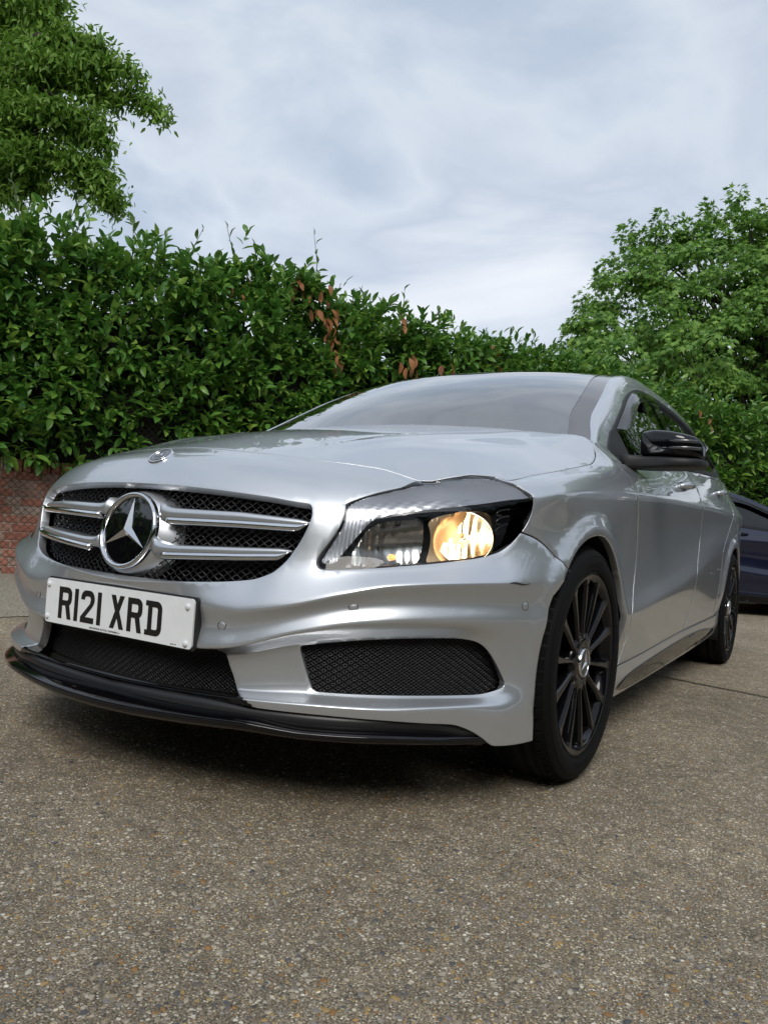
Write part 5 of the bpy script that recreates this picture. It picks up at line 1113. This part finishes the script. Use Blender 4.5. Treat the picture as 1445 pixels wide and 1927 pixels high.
def frames(dirs, ups, roll):
    """rotation matrices with x along dirs"""
    X = dirs/np.linalg.norm(dirs, axis=1)[:, None]; Y = np.cross(ups, X); Y /= np.linalg.norm(Y, axis=1)[:, None]+1e-9; Z = np.cross(X, Y); c, s = np.cos(roll)[:, None], np.sin(roll)[:, None]
    return np.stack([X, Y*c+Z*s, -Y*s+Z*c], 2)
def leaves_mesh(name, P, D, S, material, templates, parent, r, ups=None):
    """P positions, D directions, S sizes -> one joined mesh"""
    n = len(P); ups = np.tile((0., 0., 1.), (n, 1)) if ups is None else ups; R_ = frames(D, ups+r.normal(0, .25, (n, 3)), r.normal(0, .5, n)); kk = r.integers(0, len(templates), n); vs = []; fs = []; nv = 0
    for k, (V, F) in enumerate(templates):
        I = np.where(kk == k)[0]
        if not len(I): continue
        W_ = np.einsum('nij,vj->nvi', R_[I], V)*S[I][:, None, None]+P[I][:, None]; vs.append(W_.reshape(-1, 3)); 
        F = [f if len(f) == 4 else tuple(f)+(f[-1],) for f in F]; Fa = np.array(F)
        fs.append((Fa[None]+(np.arange(len(I))*len(V))[:, None, None]+nv).reshape(-1, 4)); nv += len(I)*len(V)
    V = np.vstack(vs); F = np.vstack(fs); me = bpy.data.meshes.new(name); me.materials.append(material)
    tri = F[:, 2] == F[:, 3]; ls = np.where(tri, 3, 4)
    me.vertices.add(len(V)); me.vertices.foreach_set('co', V.astype(np.float32).ravel()); lo = F.ravel()[np.stack([np.ones_like(tri), np.ones_like(tri), np.ones_like(tri), ~tri], 1).ravel()]
    me.loops.add(len(lo)); me.loops.foreach_set('vertex_index', lo.astype(np.int32)); me.polygons.add(len(F)); me.polygons.foreach_set('loop_start', (np.r_[0, np.cumsum(ls)[:-1]]).astype(np.int32)); me.polygons.foreach_set('use_smooth', np.ones(len(F), bool)); me.update(calc_edges=True); me.validate()
    return ob(name, me, parent)
def shoots(bases, dirs, lens, r, n_leaf=(6, 10), size=(.080, .178), spread=.9):
    """leaves set round short stems: returns positions, directions, sizes and the stems"""
    P = []; D = []; S = []; ST = []
    for b, d, ln in zip(bases, dirs, lens):
        d = d/np.linalg.norm(d); n = r.integers(*n_leaf); a0 = r.uniform(0, 6.28); x = np.cross(d, (0, 0, 1.)); x = x/(np.linalg.norm(x)+1e-9); y = np.cross(x, d); bend = r.normal(0, .12, 3)
        for i in range(n):
            f = (i+.5)/n; a = a0+i*2.4; p_ = b+d*ln*f+bend*ln*f*f; sp = spread*(1.15-.75*f); q = d*(.45+.7*f)+(x*math.cos(a)+y*math.sin(a))*sp+np.array((0, 0, -.10)); P.append(p_); D.append(q); S.append(r.uniform(*size)*(1-.25*f*f))
        ST.append([tuple(b), tuple(b+d*ln*.5+bend*ln*.25), tuple(b+d*ln+bend*ln)])
    return np.array(P), np.array(D), np.array(S), ST
hedge = ob('laurel_hedge', None, loc=(HO[0], HO[1], 0)); tag(hedge, 'tall dense laurel hedge with glossy leaves and a few dead orange ones behind the car', 'hedge')
hr = np.random.default_rng(11)
TOPX = [-8, -1, .4, 1.3, 2.2, 3.0, 3.7, 4.4, 5.2, 6.2, 7.2, 8.6, 10, 12, 24]; TOPZ = [3.0, 3.0, 2.98, 2.98, 3.15, 3.08, 2.95, 2.88, 2.88, 2.95, 2.9, 2.85, 2.75, 2.85, 2.8]
def top_at(t_): return np.interp(t_, TOPX, TOPZ)+.06*np.sin(t_*7.3)+.05*np.sin(t_*17.1+1)
def front_at(t_, z): return .20+.10*np.sin(t_*2.1+z*1.7)+.07*np.sin(t_*5.3-z*4.)+.05*np.sin(t_*11+z*9)-.16*smooth01((z-2.6)/.5)
def hloc(t_, off, z): t_ = np.asarray(t_); return np.stack([HD[0]*t_+HN_[0]*off, HD[1]*t_+HN_[1]*off, z+0*t_], -1)
# solid sheet for the twiggy inside, its shade put into the dark colour
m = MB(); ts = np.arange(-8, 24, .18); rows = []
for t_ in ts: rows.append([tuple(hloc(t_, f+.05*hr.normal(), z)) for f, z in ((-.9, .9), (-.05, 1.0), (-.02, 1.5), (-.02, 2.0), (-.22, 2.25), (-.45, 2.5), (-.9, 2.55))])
m.grid(np.array(rows)); o = m.build('inner_shade', mat('core_shade', (.012, .014, .008), .95, var=(14, .6), bump=(25, 1., .05)), hedge); o['kind'] = 'stuff'
B = []; Dv = []; Ln = []
def add_shoots(n, t0, t1, layer):
    for _ in range(n):
        t_ = hr.uniform(t0, t1); zt = float(top_at(t_)); z = hr.uniform(.98, zt) if layer != 'top' else zt
        if layer == 'front': off = float(front_at(t_, z))-hr.uniform(0, .28); d = np.array([HN_[0]*1.0+hr.normal(0, .5), HN_[1]*1.0+hr.normal(0, .5), .45+hr.normal(0, .45)]); ln = hr.uniform(.10, .24)
        elif layer == 'back': z = hr.uniform(2.25, zt-.05); off = hr.uniform(-.7, -.1); d = np.array([HN_[0]+hr.normal(0, .6), HN_[1]+hr.normal(0, .6), .5]); ln = hr.uniform(.1, .25)
        else: off = hr.uniform(-.75, .15); z = zt+hr.uniform(-.50, .02); d = np.array([HN_[0]*.35+hr.normal(0, .4), HN_[1]*.35+hr.normal(0, .4), .9]); ln = hr.uniform(.14, .34)
        if z < 1.12: d[2] = -.5+hr.normal(0, .3)
        B.append(hloc(t_, off, z)); Dv.append(d); Ln.append(ln)
add_shoots(2900, -2.2, 7.5, 'front'); add_shoots(620, -2.2, 7.5, 'top'); add_shoots(1500, 7.5, 15., 'front'); add_shoots(420, 7.5, 16, 'top'); add_shoots(500, 15, 24, 'front'); add_shoots(350, -8, -2.2, 'front'); add_shoots(1300, -2.2, 9, 'back')
P, D, S, ST = shoots(np.array(B), np.array(Dv), Ln, hr)
# leaves that stand furthest out become single parts, the rest one mass
tt = P@np.array([HD[0], HD[1], 0]); oo = P@np.array([HN_[0], HN_[1], 0]); cand = np.where((tt > -.3) & (tt < 5.5) & (P[:, 2] > 1.3))[0]; sc = oo[cand]-front_at(tt[cand], P[cand, 2])+S[cand]*2+hr.normal(0, .04, len(cand)); pick = cand[np.argsort(-sc)[:235]]
rest = np.ones(len(P), bool); rest[pick] = False
o = leaves_mesh('foliage', P[rest], D[rest], S[rest], LEAF, LT, hedge, hr); o['kind'] = 'stuff'
lm_ = [new_mesh('leaf', V, F, LEAF) for V, F in LT]
def single(me, p_, d, s, name='leaf', roll=None, label=None):
    R_ = frames(np.array([d]), np.array([[0, 0, 1.]])+hr.normal(0, .25, (1, 3)), np.array([hr.normal(0, .5) if roll is None else roll]))[0]; M = Matrix(R_.tolist()).to_4x4(); M = Matrix.Translation(Vector(p_)) @ M @ Matrix.Scale(s, 4); o = ob(name, me, hedge); o.matrix_basis = M
    if label: o['label'] = label
for i in pick: single(lm_[hr.integers(8)], P[i], D[i], S[i])
m = MB()
for s_ in ST[::2]: m.tube([Vector(q) for q in s_], [.004, .003, .0015], n=4, cap=False)
TW = mat('laurel_twig', (.06, .055, .03), .7); o = m.build('twigs', TW, hedge); o['kind'] = 'stuff'
# long loose shoots breaking the top outline, paler young leaves
B = []; Dv = []; Ln = []
for t_, h_, lean in ((.05, .34, -.2), (.30, .20, .3), (.42, .36, .25), (.95, .30, .1), (1.18, .22, .4), (1.45, .42, .15), (1.62, .28, .5), (2.05, .42, -.1), (2.30, .30, .35), (2.75, .40, .2), (3.25, .22, .3), (3.60, .26, -.2), (3.95, .42, .1), (4.15, .30, .3), (4.9, .30, 0), (5.0, .22, .4), (5.6, .26, .2), (6.1, .30, -.1), (6.9, .24, .2), (7.7, .28, .1), (8.6, .3, 0), (9.4, .26, .3), (10.9, .55, .35), (11.3, .3, -.2), (12.4, .3, .3)):
    B.append(hloc(t_, hr.uniform(-.3, .1), float(top_at(t_))-.12)); Dv.append(np.array([HD[0]*lean, HD[1]*lean, 1.])); Ln.append(h_+.18)
P2, D2, S2, ST2 = shoots(np.array(B), np.array(Dv), Ln, hr, (7, 11), (.10, .15), .75); o = leaves_mesh('young_shoots', P2, D2, S2, YOUNG, LT, hedge, hr); o['kind'] = 'stuff'
m = MB()
for s_ in ST2: m.tube([Vector(q) for q in s_], [.006, .0045, .002], n=5, cap=False)
for a, b, w in (((1.25, .0, 2.75), (1.18, .02, 3.12), .012), ((1.32, .0, 2.7), (1.36, .0, 3.08), .011), ((3.2, .05, 2.55), (3.62, .05, 3.05), .012), ((5.25, .1, 2.4), (5.0, .1, 2.75), .009)): m.tube([Vector(hloc(a[0], a[1], a[2])), Vector(hloc((a[0]+b[0])/2+.02, a[1], (a[2]+b[2])/2)), Vector(hloc(b[0], b[1], b[2]))], [w, w*.9, w*.5], n=6)
m.build('stems', TW, hedge)['kind'] = 'stuff'
dm = [new_mesh('leaf', V, F, DEAD) for V, F in LT[:4]]; ym = [new_mesh('leaf', V, F, YELL) for V, F in LT[:3]]
for t_, z, n, sp in ((2.50, 3.02, 9, .10), (2.80, 2.95, 8, .09), (2.96, 2.72, 10, .06), (2.99, 2.50, 16, .06), (3.02, 2.34, 6, .04), (3.74, 2.90, 5, .05), (3.86, 2.45, 8, .06), (5.04, 2.70, 7, .07), (1.88, 2.90, 4, .08), (4.3, 2.5, 3, .05), (10.45, 2.72, 10, .14), (9.1, 2.66, 5, .10), (11.0, 2.35, 3, .08)):
    for _ in range(n):
        p_ = hloc(t_+hr.normal(0, sp), float(front_at(t_, z))+hr.uniform(.06, .17), z+hr.normal(0, sp*1.2)); single(dm[hr.integers(4)], p_, np.array([HN_[0]*.3+hr.normal(0, .3), HN_[1]*.3+hr.normal(0, .3), -1.]), hr.uniform(.10, .15), label='dead orange leaf')
for t_, z in ((2.1, 1.55), (2.75, 1.48), (3.0, 1.60), (3.3, 1.5), (1.3, 1.1), (.15, 2.3), (1.32, 1.06), (4.2, 1.9)):
    p_ = hloc(t_, float(front_at(t_, z))+.06, z); single(ym[hr.integers(3)], p_, np.array([HN_[0]*.4, HN_[1]*.4, -.8]), .09, label='yellow leaf')
# ------------------------------------------------------------------ trees
def maple_template(k):
    r = np.random.default_rng(k+50); ang = [-150, -118, -95, -62, -45, -22, 0, 22, 45, 62, 95, 118, 150]; rad = [.16, .30, .22, .50, .26, .30, .58, .30, .26, .50, .22, .30, .16]
    V = [(0, 0, 0)]+[(.30+q*math.cos(math.radians(a)), q*.95*math.sin(math.radians(a)), -.16*abs(q)*abs(math.sin(math.radians(a)))-.12*q*(1+math.cos(math.radians(a)))+.05*r.random()) for a, q in zip(ang, rad)]; V.append((.30, 0, .03))
    n = len(ang); F = [(n+1, 1+i, 2+i) for i in range(n-1)]+[(0, 1, n+1), (n+1, n, 0)]
    return np.array(V)*np.array([1.1, 1.1, 1.1]), F
MT = [maple_template(k) for k in range(4)]
def simple_leaf(k):
    r = np.random.default_rng(k+90); w = .17+.04*r.random()
    return np.array([(0, 0, 0), (.35, -w, -.04), (.8, -w*.6, -.12), (1.05, 0, -.2), (.8, w*.6, -.12), (.35, w, -.04), (.5, 0, .03)]), [(6, 0, 1), (6, 1, 2), (6, 2, 3), (6, 3, 4), (6, 4, 5), (6, 5, 0)]
SLT = [simple_leaf(k) for k in range(4)]
MAPLE = island_mat('maple_leaf', [(0, (.085, .195, .030)), (.3, (.115, .25, .040)), (.6, (.165, .32, .055)), (.85, (.22, .39, .07)), (1, (.28, .44, .09))], .5, .4, trans=.38)
MAPLE2 = island_mat('fresh_leaf', [(0, (.10, .21, .028)), (.4, (.15, .29, .038)), (.8, (.22, .38, .06)), (1, (.28, .44, .09))], .5, .4, trans=.42)
BARK = mat('bark', (.055, .045, .035), .9, var=(9, .4), bump=(40, .8, .01))
def W_(u, v, Dp):
    """world point unprojected from image pixel coordinates at an assumed depth"""
    x = (u-722.5)/1456.17*Dp; y = -(v-963.5)/1456.17*Dp; q = Vector((1.497, -2.0752, .6497))+_r2*x+_u2*y+_fw*Dp; return np.array(q)
def limb(pts, r0, r1, r, wig=.05):
    pts = [np.array(p, float) for p in pts]; out = []
    for i in range(len(pts)-1):
        for t_ in np.linspace(0, 1, 5, endpoint=False): out.append(pts[i]*(1-t_)+pts[i+1]*t_+(r.normal(0, wig*.3, 3) if 0 < t_ else 0))
    out.append(pts[-1]); rad = np.linspace(r0, r1, len(out)); return out, rad
# -- right: broad maple crown beyond the hedge
tr = np.random.default_rng(21)
TC = np.array((1.0, 17.0, 0.)); 
TB = W_(1440, 1000, 17.); TB[2] = 0
maple = ob('maple_tree', None, loc=tuple(TB)); tag(maple, 'broad bright green maple with lobed leaves rising behind the hedge at the right', 'tree')
env = [(1068, 640, .0), (1100, 560, .0), (1135, 515, .1), (1180, 430, .2), (1205, 440, .1), (1245, 405, .2), (1285, 420, .3), (1330, 395, .3), (1385, 362, .4), (1440, 390, .3), (1500, 370, .3)]
cl = []
for u, v, _ in env: cl.append((u, v, 0, 1))
for _ in range(330):
    u = tr.uniform(1080, 1640); top = np.interp(u, [e[0] for e in env]+[1640], [e[1] for e in env]+[400]); v = tr.uniform(top+25, 800); cl.append((u, v, tr.normal(0, 1.), 0))
P = []; D = []; S = []; m = MB(); limbs_m = MB()
crown_c = W_(1440, 600, 17.2)
for (u, v, dz, edge) in cl:
    top = np.interp(u, [e[0] for e in env]+[1640], [e[1] for e in env]+[400]); depth = 17.+(0 if edge else -min(1.6, (v-top)/110)*abs(tr.normal(.9, .5)))+(.0 if edge else .3*dz)
    c = W_(u, v+(12 if edge else 0), depth); rr = .30+.20*tr.random() if not edge else .24
    n = int(95*rr/.4) if not edge else 100
    q = tr.normal(0, 1, (n, 3)); q /= np.linalg.norm(q, axis=1)[:, None]; q *= (tr.random((n, 1))**.45)*np.array([rr, rr, rr*(.62 if not edge else 1.5)])
    if not edge: q[:, 2] = np.abs(q[:, 2])*.9-.35*(q[:, 0]**2+q[:, 1]**2)/rr
    P.append(c+q); out = (c-crown_c); out /= np.linalg.norm(out)
    d = q/np.linalg.norm(q, axis=1)[:, None]*.7+out*.5+np.array([0, 0, -.75])+tr.normal(0, .3, (n, 3)); D.append(d); S.append(tr.uniform(.10, .17, n))
    if tr.random() < .5:
        a = np.array([crown_c[0]+tr.normal(0, .5), crown_c[1]+tr.normal(0, .4), max(1.8, c[2]-1.6-tr.random())]); pts, rad = limb([a, (a*.45+c*.55)+np.array([0, 0, -.15]), c], .05, .008, tr); limbs_m.tube([Vector(p_-TB) for p_ in pts], list(rad), n=5, cap=False)
P = np.vstack(P)-TB; D = np.vstack(D); S = np.concatenate(S)
o = leaves_mesh('crown', P, D, S, MAPLE, MT, maple, tr); o['kind'] = 'stuff'
# inner darker back layer of leaves fills the depth of the crown
n = 5500; uu = tr.uniform(1090, 1650, n); tt_ = np.interp(uu, [e[0] for e in env]+[1650], [e[1] for e in env]+[400]); vv = tt_+45+(830-tt_-45)*tr.random(n); dd = 17.6+tr.random(n)*2.2
Q = np.array([W_(a, b, c) for a, b, c in zip(uu, vv, dd)])-TB; o = leaves_mesh('inner_crown', Q, tr.normal(0, 1, (n, 3))+np.array([0, 0, -.6]), tr.uniform(.11, .17, n), MAPLE, MT, maple, tr); o['kind'] = 'stuff'
pts, rad = limb([TB*0, np.array([.05, .1, 1.6]), np.array([0, .2, 3.2]), np.array([.1, .2, 5.0]), np.array([0, .2, 6.6])], .22, .05, tr, .1); limbs_m.tube([Vector(p_) for p_ in pts], list(rad), n=10)
for k in range(9):
    a = 2*math.pi*k/9; z0 = 2.0+.45*k; pts, rad = limb([np.array([0, .15, z0]), np.array([1.1*math.cos(a), 1.1*math.sin(a), z0+.8]), np.array([2.1*math.cos(a), 2.1*math.sin(a), z0+1.2])], .09, .02, tr, .15); limbs_m.tube([Vector(p_) for p_ in pts], list(rad), n=6)
limbs_m.build('trunk', BARK, maple)
m2_ = ob('maple_tree', None, loc=tuple(TB+np.array([4.9, -1.8, 0])), rot=(0, 0, .9)); tag(m2_, 'second maple further to the right, outside the frame and only mirrored in the side windows', 'tree')
m2_.scale = (1.15, 1.15, 1.15)
for ch in maple.children: c_ = ch.copy(); COL.objects.link(c_); c_.parent = m2_
# -- left: overhanging tree, drooping branches with small fresh leaves
lr = np.random.default_rng(5)
LB_ = W_(-330, 1000, 9.5); LB_[2] = 0
ltree = ob('overhanging_tree', None, loc=tuple(LB_)); tag(ltree, 'large tree leaning in from the left with drooping fresh green branches against the sky', 'tree')
BR = [  # (u, v, depth) chains
 [(-260, 420, 9.4), (-40, 230, 9.), (60, 165, 8.9), (170, 160, 8.8), (230, 175, 8.8), (300, 205, 8.8)],
 [(-260, 420, 9.4), (-20, 260, 9.), (90, 228, 8.8), (150, 240, 8.7), (205, 265, 8.7)],
 [(-240, 460, 9.4), (-30, 240, 8.9), (60, 250, 8.8), (130, 305, 8.7), (180, 345, 8.7), (220, 380, 8.7)],
 [(-240, 460, 9.4), (-30, 300, 9.), (30, 335, 8.9), (70, 345, 8.9)],
 [(-200, 300, 9.2), (-30, 90, 8.9), (60, 70, 8.7), (130, 60, 8.7), (185, 90, 8.7)],
 [(-200, 200, 9.2), (-30, -10, 8.9), (60, 10, 8.8), (140, -5, 8.8)],
 [(-200, 240, 9.2), (-20, 140, 8.8), (80, 120, 8.6), (160, 110, 8.6), (250, 130, 8.7)],
 [(-200, 240, 9.2), (-20, 60, 9.2), (40, 30, 9.3), (90, 20, 9.3)],
 [(-100, 180, 9.2), (10, 180, 8.7), (60, 200, 8.5), (110, 205, 8.5)],
 [(-100, 300, 9.2), (-20, 300, 8.8), (10, 320, 8.8), (20, 370, 8.8)],
 [(-100, 100, 9.2), (20, 100, 9.1), (100, 80, 9.2), (215, 120, 9.)],
 [(60, 165, 8.9), (130, 200, 8.6), (190, 230, 8.6)],
 [(-60, 330, 9.), (30, 290, 8.7), (100, 285, 8.7), (160, 300, 8.7), (200, 330, 8.7)],
]
P = []; D = []; S = []; m = MB(); tw = MB()
def foliage(c, n, rad, droop):
    q = lr.normal(0, 1, (n, 3))*np.array(rad)*.55; P.append(c+q-LB_); dirs = lr.normal(0, .6, (n, 3)); dirs[:, 2] -= droop; dirs += q*.8; D.append(dirs); S.append(lr.uniform(.06, .11, n))
for ch in BR:
    pts = [W_(*q) for q in ch]; fine, rad = limb(pts, .045, .006, lr, .08); m.tube([Vector(p_-LB_) for p_ in fine], list(rad), n=6, cap=False)
    k = len(fine); 
    for i in range(4, k):
        p_ = fine[i]; f = i/k
        if lr.random() < .22: continue
        for _ in range(5 if i < k-2 else 4):
            d = lr.normal(0, 1, 3); d[2] = -abs(d[2])*.9+.25; d /= np.linalg.norm(d); ln = lr.uniform(.14, .42)*(1.12-f*.75); e = p_+d*ln; tw.tube([Vector(p_-LB_), Vector((p_+e)/2+np.array([0, 0, .03])-LB_), Vector(e-LB_)], [.007, .005, .002], n=4, cap=False)
            foliage(e, int(24*(1.25-.6*f)), (.14, .14, .11), .45); foliage((p_+e)/2, 14, (.09, .09, .07), .6)
# denser body of the crown at the frame edge
for _ in range(130):
    u = -abs(lr.normal(0, 1))*120+lr.uniform(0, 120); v = lr.uniform(-120, 300); 
    if u > 90 and v > 150: continue
    foliage(W_(u, v, lr.uniform(8.6, 10.)), 42, (.24, .24, .2), .8)
for _ in range(46): foliage(W_(lr.uniform(-20, 150), lr.uniform(40, 190), lr.uniform(8.9, 9.6)), 40, (.22, .22, .15), .8)
o = leaves_mesh('crown', np.vstack(P), np.vstack(D), np.concatenate(S), MAPLE2, SLT, ltree, lr); o['kind'] = 'stuff'
pts, rad = limb([LB_*0, np.array([0, 0, 2.5]), W_(-260, 420, 9.4)-LB_, W_(-200, 200, 9.2)-LB_, W_(-220, -100, 9.2)-LB_], .26, .05, lr, .1); m.tube([Vector(p_) for p_ in pts], list(rad), n=10)
m.build('trunk', BARK, ltree); tw.build('twigs', BARK, ltree)['kind'] = 'stuff'
# ------------------------------------------------------------------ other parked cars and the planting round the yard
BLUE = bpy.data.materials.new('dark_blue_paint'); BLUE.use_nodes = True; b = BLUE.node_tree.nodes['Principled BSDF']; b.inputs['Base Color'].default_value = (.0025, .005, .026, 1); b.inputs['Metallic'].default_value = .3; b.inputs['Roughness'].default_value = .3; b.inputs['Coat Weight'].default_value = 1.; b.inputs['Coat Roughness'].default_value = .02
SKIP = ('lettering', 'screw_cap', 'wiper', 'digit', 'letter', 'number_plate', 'plate_holder', 'star', 'nose_emblem', 'star_badge', 'badge_disc', 'beam', 'cap_star', 'bulb', 'indicator_bulb')
def clone_car(name, paint_, loc, rot, scale, label, skip=SKIP):
    root = ob(name, None, None, loc, rot); root.scale = scale; tag(root, label, 'car')
    def rec(o, par):
        for ch in o.children:
            if ch.name.split('.')[0] in skip or ch.type == 'LIGHT': continue
            c = ch.copy(); COL.objects.link(c); c.parent = par
            if 'label' in c: del c['label']
            if c.type == 'MESH' and c.data.materials and c.data.materials[0] == PAINT:
                c.material_slots[0].link = 'OBJECT'; c.material_slots[0].material = paint_
            rec(ch, c)
    rec(car, root); return root
clone_car('blue_car', BLUE, (1.02, 7.69, -.02), (0, 0, math.radians(90+31.7)), (1.05, 1.0, .93), 'dark blue car parked side on behind the silver car at the right edge')
SKIP2 = SKIP+('front_grille', 'lower_intake_mesh', 'side_intake_mesh', 'spoke', 'tread_block', 'seat', 'dashboard', 'steering_wheel')
WHT = mat('white_paint', (.75, .76, .77), .3, coat=1.)
clone_car('white_car', WHT, (7.2, 10.4, 0), (0, 0, math.radians(122)), (1, 1, 1.), 'white car parked across the yard, seen mainly as a reflection in the silver doors', SKIP2)
clone_car('grey_car', mat('grey_paint', (.05, .055, .06), .3, coat=1.), (4.7, 8.3, 0), (0, 0, math.radians(122)), (1, 1, 1.03), 'dark grey car across the yard beside the white one, seen mainly as a reflection', SKIP2)
def clone_hedge(loc, rz, label):
    root = ob('laurel_hedge', None, None, loc, (0, 0, rz)); tag(root, label, 'hedge')
    for ch in hedge.children:
        if ch.name.split('.')[0] in ('foliage', 'inner_shade', 'young_shoots', 'twigs'): c = ch.copy(); COL.objects.link(c); c.parent = root
clone_hedge((12.6, 16.5, -.4), math.pi, 'laurel hedge along the opposite side of the yard')
clone_hedge((14., -9.5, -.4), math.radians(98), 'laurel hedge closing the near end of the yard behind the viewpoint')
